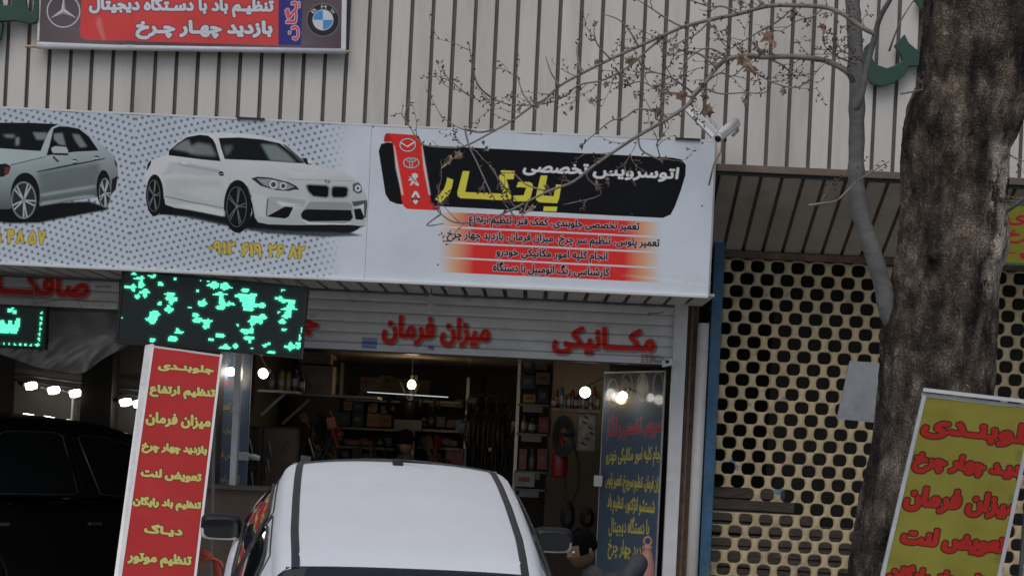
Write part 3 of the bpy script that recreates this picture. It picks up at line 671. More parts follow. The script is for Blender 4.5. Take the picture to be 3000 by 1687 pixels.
# ------------------------------------------------------------------ LED boards
def led_board(corner, Yb, wm, hm, tilt, cells, blobs, polys, rg, label, hooks):
    ex = Vector((math.cos(tilt), 0, -math.sin(tilt))); ey = Vector((-math.sin(tilt), 0, -math.cos(tilt)))
    sh = Sheet(corner, ex, ey, wm, hm, 800, (0, 0, 0))
    pitch = 8                                   # one diode every centimetre
    lo = Sheet(corner, ex, ey, wm, hm, 800, (0, 0, 0))
    for cx, cy, rx, ry in blobs: lo.ell(cx, cy, rx, ry, (1, 1, 1), rg=rg)
    for p in polys: lo.poly(p, (1, 1, 1), rg=rg)
    nx, ny = sh.W//pitch, sh.H//pitch
    cell = lo.img[:ny*pitch, :nx*pitch, 0].reshape(ny, pitch, nx, pitch).mean((1, 3)) > .5
    big = np.kron(cell, np.ones((pitch, pitch)))
    yy, xx = np.mgrid[0:ny*pitch, 0:nx*pitch]
    d = np.hypot((xx % pitch-3.5)/6.5, (yy % pitch-3.5)/2.9); dot = np.clip(1.35-d, 0, 1)
    im = np.zeros((sh.H, sh.W, 3)); L_ = big*dot
    glow = blur(big, 10)
    im[:ny*pitch, :nx*pitch] += (L_[..., None]*np.array((.16, 1.0, .60))*1.5)+(glow[..., None]*np.array((.0, .16, .085)))
    spot = np.clip(1-np.hypot(xx % pitch-3.5, yy % pitch-3.5)/2.6, 0, 1)
    im[:ny*pitch, :nx*pitch] += spot[..., None]*np.array((.012, .017, .018))+np.array((.004, .006, .006))
    sh.img = im
    mt = sh.material('led_screen', .35, emit=2.2, soft=0)
    root = empty('led_sign', tuple(corner), label=label, cat='led sign', group='green led text signs')
    inv = Matrix.Translation(-Vector(corner))
    o = link('screen', sh.sheet_mesh('screen', mt, 1, 1, None, .05, m_black), root); o.matrix_parent_inverse = inv
    fr = MB(); t = .014; n_ = Vector((0, -1, 0))
    rot = Matrix((ex, Vector((0, 1, 0)), -ey)).transposed()
    c = Vector(corner)
    for cc, dd in ((c+ex*wm/2-ey*t/2, (wm+2*t, .09, t)), (c+ex*wm/2+ey*(hm+t/2), (wm+2*t, .09, t)), (c-ex*t/2+ey*hm/2, (t, .09, hm)), (c+ex*(wm+t/2)+ey*hm/2, (t, .09, hm))):
        fr.box(cc+Vector((0, .03, 0)), dd, rot)
    o = fr.build('bezel', m_black, root); o.matrix_parent_inverse = inv
    for hx in hooks:
        p = c+ex*hx; o = MB().tube([p+Vector((0, .02, .0)), p+Vector((-.012, .02, .05)), p+Vector((0, .02, .075)), p+Vector((.014, .02, .05)), p+Vector((.014, .02, .0))], .004, 6).build('hook', m_steel, root); o.matrix_parent_inverse = inv
        p2 = Vector((p.x, p.y+.03, 3.12)); 
        if p2.z > p.z+.08:
            o = MB().tube([p+Vector((0, .02, .075)), p2], .0025, 5).build('wire', m_steel, root); o.matrix_parent_inverse = inv
    return root
EL = [(240,105,40,18),(300,165,80,16),(345,160,40,25),(335,205,22,30),(335,255,45,40),(380,250,25,10),(130,275,28,20),(200,280,90,18),(235,290,30,55),(380,350,80,16),(395,330,40,30),(390,385,25,40),(290,405,42,32),(490,128,68,14),(490,150,30,10),(598,240,45,30),(795,170,22,24),(1140,200,22,12),(1245,210,28,10),(1325,255,60,50),(1250,250,35,12),(1465,270,65,50),(1545,283,30,12),(1100,330,30,14),(1400,375,105,15),(1410,360,30,28),(1415,420,35,40),(1430,490,40,60),(1520,510,85,20),(1525,500,35,30),(1405,555,65,32),(720,375,80,22),(740,430,90,30),(770,455,70,22),(745,485,30,35),(1160,500,68,40),(1185,455,20,18),(585,500,38,25),(715,580,72,30),(710,575,35,55),(1000,552,30,14),(80,695,20,14),(520,640,75,45),(480,710,95,20),(490,690,50,60),(490,745,45,28),(1740,320,60,30),(1850,385,50,25),(1720,400,130,35),(1770,440,110,60),(1780,510,90,60),(1870,530,40,30),(1780,575,75,32),(1965,525,60,35),(2245,322,38,14),(2200,430,60,25),(2300,465,110,25),(2370,490,40,40),(2350,540,50,50),(2330,575,110,18),(2320,640,45,55),(2300,670,65,30),(2195,620,22,12),(2240,745,50,38),(1070,655,50,30),(1100,725,70,35),(1220,735,80,28),(1220,780,40,40),(1210,815,50,25),(1850,690,45,35),(1960,690,85,30),(1975,670,35,30),(1870,740,110,28),(1950,755,35,25),(1840,780,30,25),(1640,790,20,14),(1765,865,95,30),(1830,860,28,50),(1750,900,30,25),(1790,965,75,30),(1800,1000,22,32),(830,855,35,20),(845,890,75,16),(760,975,65,40),(490,990,42,34),(1400,930,68,35),(1275,985,42,25),(1465,1095,85,30),(1475,1065,35,22),(1610,1070,40,35),(1835,1095,20,12),(2005,1065,38,22),(2055,1040,28,12),(2090,1160,55,28),(2265,850,40,20),(2505,860,18,50),(2475,960,18,45),(2350,1080,90,25),(2350,1075,32,60),(2460,1035,45,22),(2455,1085,40,25)]
YL = 13.42
r4 = R(4.6, 340, 780)
cTL, cTR, cBL, cBR = P(*r4(112, 68), YL), P(*r4(2560, 300), YL), P(*r4(35, 1000), YL), P(*r4(2492, 1208), YL)
tl = math.atan2(-(cTR.z-cTL.z), cTR.x-cTL.x)
led_board(cTL, YL, ((cTR-cTL).length+(cBR-cBL).length)/2, ((cBL-cTL).length+(cBR-cTR).length)/2, tl, None, EL, [], r4, 'large green led sign with scattered lit dots hanging above the red vertical banner', (.06, 1.25))
rsl = R(3.8125, 0, 740)
b2 = [(145, 615, 18, 12), (105, 650, 28, 24), (165, 665, 24, 20), (130, 640, 20, 20)]
for k, (x, y) in enumerate(((468, 672), (460, 733), (455, 792), (447, 852), (440, 910), (435, 968))): b2.append((x, y, 15, 20))
for k in range(30): x = 345-k*60; b2.append((x, 1030-k*2.7, 20, 9))
b2.append((415, 1032, 28, 12)); b2.append((430, 1022, 10, 16))
p2s = [[(220, 730), (215, 830), (190, 890), (175, 910), (130, 910), (110, 890), (80, 905), (20, 905), (0, 885), (-40, 900), (-120, 900), (-120, 850), (-30, 850), (-20, 770), (20, 745), (55, 750), (55, 795), (85, 800), (95, 750), (130, 755), (135, 800), (165, 800), (175, 745), (200, 728)]]
Y2 = 14.20
c2R, c2B = P(*rsl(508, 628), Y2), P(*rsl(470, 1060), Y2)
led_board(c2R-Vector((1.3, 0, -.0)), Y2, 1.3, abs(c2R.z-c2B.z), 0.0, None, b2, p2s, rsl, 'green led sign with a dashed lit border under the left shutter lettering', (.1, 1.2))

# ------------------------------------------------------------------ roller shutters
def shutter(X0, X1, Z0, Z1, Y, paint, label, pitch=.0828, name='shutter_print'):
    sh = Sheet((X0, Y, Z1), (1, 0, 0), (0, 0, -1), X1-X0, Z1-Z0, 380, (.84, .85, .85))
    paint(sh)
    mt = sh.material(name, .42, wear=.10, soft=0)
    root = empty('roller_shutter', (X0, Y, Z0), label=label, cat='shutter')
    inv = Matrix.Translation((-X0, -Y, -Z0))
    z = Z0+.055; n = 0
    o = MB().box(((X0+X1)/2, Y+.004, Z0+.026), (X1-X0, .035, .052)); me = o.mesh('bottom_bar', mt); sh.uvmap(me); o = link('bottom_bar', me, root); o.matrix_parent_inverse = inv
    o = MB().box(((X0+X1)/2, Y+.002, Z0-.006), (X1-X0, .03, .012)).build('rubber_seal', m_dark, root); o.matrix_parent_inverse = inv
    while z < Z1-.01:
        h = min(pitch, Z1-z); rows = []
        prof = [(0, .008), (.002, .0015), (h*.3, -.0015), (h*.7, -.0015), (h-.004, .001), (h-.002, .008)]
        mb = MB(); mb.grid([[(X0, Y+d, z+q_), (X1, Y+d, z+q_)] for q_, d in prof]); me = mb.mesh('slat', mt, True); sh.uvmap(me)
        o = link('slat', me, root); o.matrix_parent_inverse = inv; z += h
    o = MB().box(((X0+X1)/2, Y+.03, (Z0+Z1)/2), (X1-X0, .01, Z1-Z0-.02)).build('backing', m_dark, root); o.matrix_parent_inverse = inv
    return root
rm = R(2.1115, 860, 860); LR_ = A(190, 48, 42)
DSH = (tuple(np.array(A(70, 62, 60))), 3, 3, 2, 3); WO = (A(196, 170, 165), 1.3)
def grime(sh, n, c, s0=60):
    for _ in range(n):
        x, y = rnd.uniform(0, sh.W), rnd.uniform(0, sh.H); a, b = rnd.uniform(10, s0), rnd.uniform(2, 9)
        sh.fill([[(x-a, y), (x, y-b), (x+a, y), (x, y+b)]], c, alpha=rnd.uniform(.08, .3), bl=3)
def pm(sh):
    for x0, y0, x1, y1 in ((60, 60, 155, 320), (540, 85, 1222, 372), (1575, 150, 2260, 430)):
        sh.poly([(x0, y0), (x1, y0+(x1-x0)*.05), (x1-6, y1), (x0-8, y1-(x1-x0)*.05)], (.78, .79, .80), rg=rm, alpha=.5)
    grime(sh, 50, (.28, .24, .19))
    sh.text('مکانیکی'.replace('مک', 'مکـــ', 1), (1593, 372), (2235, 402), 87, LR_, 5.2, WO, rg=rm, shadow=DSH)
    sh.text('میزان فرمان', (540, 309), (1214, 342), 88, LR_, 5.2, WO, rg=rm, shadow=DSH)
    sh.text('جلوبندی', (-480, 240), (153, 272), 80, LR_, 5.2, WO, rg=rm, shadow=DSH)
    sh.poly([(425, 268), (520, 272), (515, 342), (420, 336)], A(120, 140, 180), rg=rm)
    for k in range(4): sh.line([(432, 282+k*14), (510, 286+k*14)], 2, A(70, 80, 140) if k % 2 else A(180, 110, 120), rg=rm)
    sh.poly([(2145, 366), (2225, 370), (2222, 434), (2140, 430)], A(168, 164, 156), rg=rm)
    for k in range(4):
        for j in range(3): sh.poly([(2150+j*25, 374+k*14), (2168+j*25, 375+k*14), (2168+j*25, 382+k*14), (2150+j*25, 381+k*14)], A(90, 80, 78) if (k+j) % 2 else A(150, 80, 80), rg=rm)
    sh.line([(2190, 118), (2240, 122), (2288, 114)], 3, A(80, 84, 90), rg=rm); sh.line([(2188, 130), (2205, 131)], 3, A(80, 84, 90), rg=rm)
    sh.poly([(830, 318), (872, 322), (870, 350), (832, 346)], A(150, 130, 150), rg=rm); sh.line([(836, 326), (866, 340)], 3, A(90, 60, 110), rg=rm)
    sh.line([(1000, 0), (1090, 45)], 1.2, (.2, .2, .2), rg=rm)
X0m, X1m = P(869, 1018, 14.5).x-1.1, P(1969, 1060, 14.5).x
shutter(lx-.0, jx0-.012, 2.648, 3.10, 14.44, pm, 'white roller shutter half lowered with two red words over the lit garage', name='shutter_print_right')
def pl2(sh):
    grime(sh, 60, (.25, .2, .16))
    sh.poly([(-600, 150), (1020, 225), (985, 620), (-600, 540)], (.55, .56, .58), rg=rsl, alpha=.4)
    sh.text('صافکاری'.replace('فک', 'فکـــ', 1), (-430, 515), (985, 588), 97, LR_, 5.0, WO, rg=rsl, shadow=DSH)
    sh.line([(400, 565), (700, 525)], 1.5, (.25, .24, .22), rg=rsl); sh.line([(855, 505), (915, 625)], 1.5, (.25, .24, .22), rg=rsl)
    sh.line([(1065, 375), (1230, 380)], 4, (.3, .27, .24), rg=rsl, bl=1)
    for _ in range(14): x, y = rnd.uniform(1000, 1350), rnd.uniform(540, 640); sh.ell(x, y, rnd.uniform(8, 40), 9, (.33, .2, .13), rg=rsl, alpha=.25, bl=2)
    for _ in range(8): sh.ell(rnd.uniform(1310, 1345), rnd.uniform(560, 640), 9, 12, (.22, .07, .05), rg=rsl, alpha=.5, bl=1)
xl2 = P(352, 900, 14.5).x
shutter(-5.6, xl2, 2.893, 3.10, 14.44, pl2, 'white roller shutter nearly raised with one large red word at far left', name='shutter_print_left') if False else None
shutter(-5.6, xl2, P(300, 905, 14.44).z, 3.10, 14.44, pl2, 'grimy white roller shutter with one red word, above the hanging plastic sheet', name='shutter_print_left')
slab_ = MB().box(((xl2+lx)/2, 14.47, 2.86), (lx-xl2, .08, .50)).build('shutter_housing_post', m_wall); slab_.parent = bld; slab_.matrix_parent_inverse = Matrix.Translation((0, -13.5, 0))

# ------------------------------------------------------------------ standing banners
def sheet_thing(sh, label, cat, name, mt, frame, th=.012, f=None, nx=24, ny=40, legs=None, fw=.012, fname='frame'):
    root = empty(name, tuple(sh.o), label=label, cat=cat); inv = Matrix.Translation(-sh.o)
    o = link('print_sheet', sh.sheet_mesh('print_sheet', mt, nx, ny, f, .004, m_edge), root); o.matrix_parent_inverse = inv
    c = [sh.o, sh.o+sh.ex*sh.w, sh.o+sh.ex*sh.w+sh.ey*sh.h, sh.o+sh.ey*sh.h]; out = -sh.n if sh.n.y > 0 else sh.n
    for a, b in zip(c, c[1:]+c[:1]):
        d = (b-a).normalized()
        o = MB().tube([a-d*fw-out*fw*.4, b+d*fw-out*fw*.4], fw, 4).build(fname, frame, root); o.matrix_parent_inverse = inv
    return root, inv
z4 = R(1.53, 0, 740)
TLb, TRb, BLb, BRb = P(448, 1014, 13.30), P(648, 1042, 13.30), P(353, 1687, 12.35), P(576, 1687, 12.35)
eyb = (BLb-TLb).normalized(); hb = (TLb.z-.13)/(-eyb.z)
sB = Sheet(TLb, TRb-TLb, eyb, (TRb-TLb).length, hb, 560, A(176, 46, 46, .88))
grimeR = A(190, 62, 60, .88)
for _ in range(25):
    x, y = rnd.uniform(0, sB.W), rnd.uniform(0, sB.H); sB.fill([[(x-60, y), (x, y-20), (x+60, y), (x, y+20)]], grimeR, alpha=.2, bl=8)
YB2, DB = A(200, 190, 108, .88), (A(52, 34, 30, .88), 3.4)
for t, x0, x1, y0, y1, y2 in (('جلوبنـدی', 705, 958, 478, 524, 546), ('تنظیم ارتفاع', 668, 965, 578, 640, 660), ('میزان فرمان', 650, 945, 700, 770, 790), ('بازدید چهار چرخ', 632, 928, 838, 893, 912),
                      ('تعویض لنت', 628, 903, 955, 1008, 1030), ('تنظیم باد رایگان', 592, 902, 1080, 1138, 1158), ('دیـاگ', 643, 818, 1205, 1258, 1270), ('تنظیم موتور', 568, 858, 1326, 1396, 1416), ('تعمیر گیربکس', 540, 830, 1440, 1500, 1520)):
    sB.text(t, (x0, y1+4), (x1, y2+6), (y1-y0)/1.53+4, YB2, 3.8, DB, rg=z4)
sB.fill([[(0, 0), (4, 0), (4, sB.H), (0, sB.H)], [(sB.W-4, 0), (sB.W, 0), (sB.W, sB.H), (sB.W-4, sB.H)]], A(190, 150, 150, .88))
rt, inv = sheet_thing(sB, 'tall red leaning banner board with yellow lettering under the led sign', 'banner', 'leaning_banner', sB.material('red_banner_print', .4), m_white, f=lambda a, b: .006*noise.noise((a*2, b*7, 2)))
d_ = TRb-TLb; dn = d_.normalized()
o = MB().add([TLb-dn*.060+Vector((0, .02, 0)), TLb-dn*.004+Vector((0, .02, .02)), BLb+eyb*.9-dn*.004+Vector((0, .02, 0)), BLb+eyb*.9-dn*.04+Vector((0, .02, 0)),
              TLb-dn*.060+Vector((0, .04, 0)), TLb-dn*.004+Vector((0, .04, .02)), BLb+eyb*.9-dn*.004+Vector((0, .04, 0)), BLb+eyb*.9-dn*.04+Vector((0, .04, 0))],
             [(0, 1, 2, 3), (7, 6, 5, 4), (0, 3, 7, 4), (1, 0, 4, 5), (2, 1, 5, 6), (3, 2, 6, 7)]).build('backing_board', m_galv, rt); o.matrix_parent_inverse = inv
for a in (.1, .9):
    o = MB().tube([TLb+d_*a+Vector((0, .02, 0)), TLb+d_*a+Vector((0, .5, -TLb.z+.13))], .012, 6).build('prop_leg', m_steel, rt); o.matrix_parent_inverse = inv
# yellow sign before the trunk
z6 = R(1.468, 1900, 700)
Ta, Tb, Ba = P(*z6(1187, 668), 8.75), P(*z6(1660, 724), 8.75), P(*z6(1005, 1449), 8.45)
eyy = (Ba-Ta).normalized(); hy = (Ta.z-.13)/(-eyy.z)
sY = Sheet(Ta, Tb-Ta, eyy, (Tb-Ta).length, hy, 640, A(142, 136, 58, 1.0))
for _ in range(60):
    x, y = rnd.uniform(0, sY.W), rnd.uniform(0, sY.H); sY.fill([[(x-50, y), (x, y-18), (x+50, y), (x, y+18)]], rnd.choice((A(152, 146, 60, 1.0), A(118, 112, 40, 1.0))), alpha=.3, bl=9)
for _ in range(14):
    x, y = rnd.choice((rnd.uniform(0, 20), sY.W-rnd.uniform(0, 24))), rnd.uniform(0, sY.H); sY.fill([[(x-8, y-20), (x+8, y-14), (x+5, y+20), (x-6, y+14)]], A(88, 84, 46, 1.0), alpha=.4, bl=4)
RY, DY = A(172, 44, 36, 1.0), (A(52, 22, 22, 1.0), 4.2)
for t, a, b, h in (('جلوبنـدی', (1163, 852), (1700, 916), 84), ('بازدیـد چهار چرخ', (1127, 1002), (1672, 1062), 74), ('میزان فرمان', (1088, 1165), (1588, 1214), 84), ('تعویض لنت', (1074, 1328), (1532, 1374), 74), ('تنظیم باد رایگان', (1012, 1490), (1500, 1540), 74), ('دیـاگ', (1090, 1640), (1400, 1672), 74)):
    sY.text(t, a, b, h, RY, 6.0, DY, rg=z6)
rt, inv = sheet_thing(sY, 'yellow leaning sign with red lettering propped before the big tree trunk', 'sign', 'leaning_sign', sY.material('yellow_sign_print', .5, wear=.12), m_galv, fw=.013, f=lambda a, b: .005*noise.noise((a*3, b*6, 7)))
for p, qv in ((Ta, 0), (Ta+(Tb-Ta), 1)):
    o = MB().tube([p+Vector((0, .01, 0)), p+Vector((0, .28, -p.z+.13))], .011, 6).build('prop_leg', m_steel, rt); o.matrix_parent_inverse = inv
# top lath of the yellow sign
o = MB().tube([Ta+Vector((-.01, -.012, .022)), Tb+Vector((.01, -.012, .022))], .012, 4).build('top_lath', m_white, rt); o.matrix_parent_inverse = inv
# small yellow sign on the fascia at the right edge
z3 = R(1.811, 2000, 0)
Tc = P(2926, 596, 13.40)
sC = Sheet(Tc, (1, 0, 0), (0, 0, -1), .85, abs(P(2940, 772, 13.4).z-Tc.z), 420, A(132, 130, 46, 1.0))
sC.text('جلوبندی', (1716, 1196), (2150, 1216), 46, A(160, 44, 56, 1.0), 2.8, rg=z3); sC.text('چهار چرخ', (1710, 1292), (2160, 1314), 46, A(160, 44, 56, 1.0), 2.8, rg=z3); sC.line([(1716, 1340), (1765, 1342)], 4, A(160, 44, 56, 1.0), rg=z3); sC.text('لنت', (1785, 1380), (2100, 1396), 42, A(160, 44, 56, 1.0), 2.6, rg=z3)
sheet_thing(sC, 'small yellow board with red letters mounted on the fascia beyond the trunk', 'sign', 'wall_sign', sC.material('small_yellow_print', .5), mat('green_frame', (.04, .09, .05), .5), nx=6, ny=4)

# ------------------------------------------------------------------ printed glass panels of the garage
r6 = R(2.173, 1480, 1020)
Ga, Gb = P(1772, 1088, 15.45), P(1948, 1078, 14.56)
Gt = 2.60
sG = Sheet((Ga.x, Ga.y, Gt), (Gb.x-Ga.x, Gb.y-Ga.y, 0), (0, 0, -1), Vector((Gb.x-Ga.x, Gb.y-Ga.y)).length, Gt-.31, 480, A(66, 80, 95, .50))
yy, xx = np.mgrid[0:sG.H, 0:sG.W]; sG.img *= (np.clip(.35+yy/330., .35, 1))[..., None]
GY = A(158, 146, 60, .42)
for cx, cy in ((685, 283), (775, 240), (875, 250), (975, 240)):
    sG.ell(cx, cy, 38, 92, A(92, 94, 92, .55), rg=r6, ring=12)
sG.poly([(648, 230), (685, 330), (725, 230), (700, 250), (685, 290), (668, 250)], A(92, 94, 92, .55), rg=r6); sG.poly([(875, 150), (905, 250), (875, 350), (845, 250)], A(92, 94, 92, .55), rg=r6)
sG.poly([(760, 190), (800, 230), (775, 300), (800, 320), (750, 310), (770, 260), (745, 240)], A(92, 94, 92, .55), rg=r6)
sG.text('اتوسرویس تخصصی یـادگـار', (642, 592), (1030, 562), 39.0, A(150, 50, 54, .55), 2.0, (A(130, 120, 130, .55), 2), rg=r6)
sG.text('انجام کلیه امور مکانیکی خودرو', (640, 762), (1000, 752), 29.9, GY, 1.8, rg=r6)
sG.text('میزان فرمان، تنظیم سرچرخ، تعمیر پلوس', (632, 908), (1000, 944), 28.6, GY, 1.8, rg=r6)
sG.text('شستشو انژکتور، تنظیم باد', (646, 1050), (948, 1096), 29.9, GY, 2.0, rg=r6)
sG.text('با دستگاه دیجیتال', (656, 1196), (915, 1214), 31.2, GY, 2.0, rg=r6)
sG.text('بازدید چهار چرخ', (650, 1340), (900, 1386), 32.5, GY, 2.0, rg=r6)
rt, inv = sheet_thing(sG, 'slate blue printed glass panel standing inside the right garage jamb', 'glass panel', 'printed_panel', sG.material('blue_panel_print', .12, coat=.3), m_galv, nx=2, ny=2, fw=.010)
lx0 = P(640, 1060, 14.60)
sH = Sheet((lx0.x, 14.60, 2.62), (.18, .55, 0), (0, 0, -1), .58, 2.3, 480, A(84, 98, 116, .50))
for cx in (665, 695): sH.ell(cx, 1062, 10, 24, A(120, 124, 124, .55), ring=4)
for t, y, c in (('اتوسرویس', 1130, A(150, 60, 66, .55)), ('تعمیر تخصصی', 1205, GY), ('میزان فرمان، تنظیم', 1275, GY), ('سرویس فنی', 1345, GY), ('کارشناسی اتومبیل', 1415, GY)):
    sH.text(t, (632, y), (702, y+4), 13, c, 1.2)
rt, inv = sheet_thing(sH, 'blue printed glass panel half hidden behind the leaning red banner', 'glass panel', 'printed_panel', sH.material('left_panel_print', .12, coat=.3), m_galv, nx=2, ny=2, fw=.010)

# ------------------------------------------------------------------ plastic sheet hanging under the left shutter
def curve(pts):
    xs = [p[0] for p in pts]; ys = [p[1] for p in pts]
    return lambda x: float(np.interp(x, xs, ys))
top = curve([(-200, 560), (1520, 690)]); low = curve([(-200, 1080), (0, 1130), (200, 1200), (400, 1275), (600, 1318), (850, 1352), (950, 1335), (1010, 1292), (1100, 1220), (1200, 1155), (1400, 1055), (1500, 1000), (1540, 960)])
rows = []
for j in range(50):
    t = j/49; row = []
    for i in range(91):
        x = -200+i*1740/90; y = top(x)*(1-t)+low(x)*t
        fold = noise.noise((x/260, y/300, 0))*.06+.055*math.sin(x/95+y/60+1.5*noise.noise((x/200, y/200, 5)))*max(0, t-.35)+.05*noise.noise(((x+y)/90, (y-x*.3)/160, 3))*max(0, t-.3)*1.6
        row.append(P(*rsl(x, y), 14.56-.22*math.sin(PI*t)*t-fold))
    rows.append(row)
me = MB().grid(rows)
m_pl = mat('cloudy_plastic', (.36, .35, .34), .3, var=.10, vs=5, spec=.8, bump=.04, bs=9)
N = m_pl.node_tree.nodes; L = m_pl.node_tree.links; b = N['Principled BSDF']; b.inputs['Alpha'].default_value = .86
o = me.build('plastic_sheet', m_pl, smooth=True, label='crumpled cloudy plastic sheet sagging under the left shutter', cat='plastic sheet')
md = o.modifiers.new('thickness', 'SOLIDIFY'); md.thickness = .003

# ------------------------------------------------------------------ perforated tan shutter of the neighbour
m_tan = mat('tan_chipped_paint', A(176, 158, 122, .76), .5, var=.14, vs=5, dirt=.7, dirtc=(.15, .11, .08), ds=7, bump=.15)
N = m_tan.node_tree.nodes; L = m_tan.node_tree.links; b = N['Principled BSDF']; geo = N.new('ShaderNodeNewGeometry')
n = N.new('ShaderNodeTexNoise'); n.inputs['Scale'].default_value = 5.5; n.inputs['Detail'].default_value = 7; n.inputs['Roughness'].default_value = .62; L.new(geo.outputs['Position'], n.inputs['Vector'])
sx = N.new('ShaderNodeSeparateXYZ'); L.new(geo.outputs['Position'], sx.inputs[0])
r = N.new('ShaderNodeMapRange'); r.inputs[1].default_value = .60; r.inputs[2].default_value = .63; L.new(n.outputs[0], r.inputs[0])
r2 = N.new('ShaderNodeMapRange'); r2.inputs[1].default_value = 2.3; r2.inputs[2].default_value = 1.95; L.new(sx.outputs[0], r2.inputs[0])
mu = N.new('ShaderNodeMath'); mu.operation = 'MULTIPLY'; L.new(r.outputs[0], mu.inputs[0]); L.new(r2.outputs[0], mu.inputs[1])
mx = N.new('ShaderNodeMix'); mx.data_type = 'RGBA'; mx.inputs[7].default_value = (.10, .22, .32, 1)
src = b.inputs['Base Color'].links[0].from_socket; L.new(src, mx.inputs[6]); L.new(mu.outputs[0], mx.inputs[0]); L.new(mx.outputs[2], b.inputs['Base Color'])
YT = 14.55
lat = empty('perforated_shutter', (3.0, YT, .2), label='tan perforated roller shutter with chipped paint, closed behind the tree trunk', cat='shutter')
pw_, rh = 59.2*YT/F, 37.6*YT/F*.985
def hourglass():
    hw, wa, hh = pw_*.335, pw_*.165, rh/2
    hp = [(0, .162), (.25, .185), (.37, .232), (.43, .295), (.455, .338), (.5, .342)]
    prof = [(-z_*rh, x_*pw_) for z_, x_ in hp[::-1]]+[(z_*rh, x_*pw_) for z_, x_ in hp[1:]]
    mb = MB(); rows = []
    for z, x in prof:
        dpt = -.010+.008*(abs(z)/hh)**2
        rows.append([(-x, .004, z), (-x*.8, dpt, z), (0, dpt-.002, z), (x*.8, dpt, z), (x, .004, z)])
    mb.grid(rows)
    k = len(mb.v); mb.v += [(x, .014, z) for z, x in prof]+[(-x, .014, z) for z, x in prof]; n = len(prof)
    for i in range(n-1):
        mb.f.append((i*5+4, (i+1)*5+4, k+i+1, k+i)); mb.f.append((i*5, k+n+i, k+n+i+1, (i+1)*5)); mb.f.append((k+i, k+i+1, k+n+i+1, k+n+i))
    mb.f.append((0, 1, 2, 3, 4, k, k+n)); mb.f.append(tuple(range((n-1)*5, n*5))+(k+n-1, k+2*n-1))
    return mb
me_h = hourglass().mesh('link', m_tan, True)
p0 = P(*z6(296+87*.5, 115), YT)        # waist between first two holes of the top full row
zt = P(*z6(383, 115), YT).z; xw = P(*z6(383+43, 118), YT).x
mdeep = MB(); allx = []
x_lo, x_hi = P(2098, 900, YT).x, 4.9
cnt = 0; rest = MB(); hmesh = hourglass()
joint = MB()
zbot = .32
nrow = int((zt+rh-zbot)/rh)+1
for r_ in range(-1, nrow):
    z = zt-r_*rh
    if z < zbot: break
    off = xw+(pw_/2 if r_ % 2 else 0)
    k0 = int((x_lo-off)/pw_)-1
    for k in range(k0, k0+40):
        x = off+k*pw_
        if x < x_lo-.02 or x > x_hi: continue
        c = Vector((x, YT, z))
        U = CU+F*(x*cr+(z-HC)*sr)/YT; V = CV-F*(-x*sr+(z-HC)*cr)/YT
        low_left = (r_ == 18 and x < x_lo+.28) or (r_ == 19 and x < x_lo+.66) or (r_ == 20 and x < x_lo+.22) or (r_ == 22 and x < x_lo+.12)
        if low_left: continue
        vis = V < 1710 and (U < 2660 or 2900 < U < 3030) and U < 3030
        if r_ > 20 and U > 2560: vis = False
        if vis and cnt < 300:
            o = link('link', me_h, lat, (x-3.0+rnd.uniform(-.001, .001), rnd.uniform(-.003, .003), z-.2), (rnd.uniform(-.03, .03), rnd.uniform(-.012, .012), 0)); cnt += 1
        else:
            rest.add([Vector(q_)+c for q_ in hmesh.v], hmesh.f)
    if r_ not in (18, 19):
        joint.tube([(x_lo, YT+.006, z+rh/2), (x_hi, YT+.006, z+rh/2)], .0042, 6)
o = rest.build('links_beyond', m_tan, lat, kind='stuff'); o.matrix_parent_inverse = Matrix.Translation((-3, -YT, -.2))
o = joint.build('hinge_wires', m_tan, lat, kind='stuff'); o.matrix_parent_inverse = Matrix.Translation((-3, -YT, -.2))
o = MB().box(((x_lo+x_hi)/2, YT, .31), (x_hi-x_lo, .04, .06)).build('bottom_bar', m_tan, lat); o.matrix_parent_inverse = Matrix.Translation((-3, -YT, -.2))
o = MB().box((x_lo-.025, YT-.02, 1.9), (.03, .05, 3.4)).build('guide_rail', m_rust, lat); o.matrix_parent_inverse = Matrix.Translation((-3, -YT, -.2))
tag(MB().box((3.4, 15.35, 1.9), (2.9, .03, 3.3)).build('interior_shade_sheet', m_inner), 'added dark sheet standing for the interior shade behind the perforated shutter', 'screen')  # dark sheet added for the interior shade seen through the holes
# old planks behind the lower left of the shutter
m_plank = mat('grey_old_wood', (.15, .125, .105), .8, var=.4, vs=8, stretch=(1.5, 1, 14), dirt=.3, bump=.4, bs=30)
for k in range(9):
    z = P(2120, 1424+k*34, 14.9).z
    x1 = x_lo+[.62, .70, .9, 1.4, 1.5, 1.6, 1.7, 1.7, 1.7][k]
    MB().box(((x_lo+x1)/2+.02, 14.80+rnd.uniform(0, .05), z-.045), (x1-x_lo, .025, .082), Matrix.Rotation(rnd.uniform(-.02, .03), 3, 'Y')).build('plank', m_plank, bevel=.004,
        label=['topmost short grey plank behind the torn shutter corner', 'second weathered plank from the top behind the shutter', 'third grey plank down behind the perforated shutter', 'fourth plank down, longer, seen through the links', 'fifth old plank down behind the tan links', 'sixth weathered plank down behind the shutter', 'seventh old plank down behind the shutter', 'eighth old plank down behind the shutter', 'lowest old plank behind the shutter'][k], cat='plank', group='old planks behind the shutter')

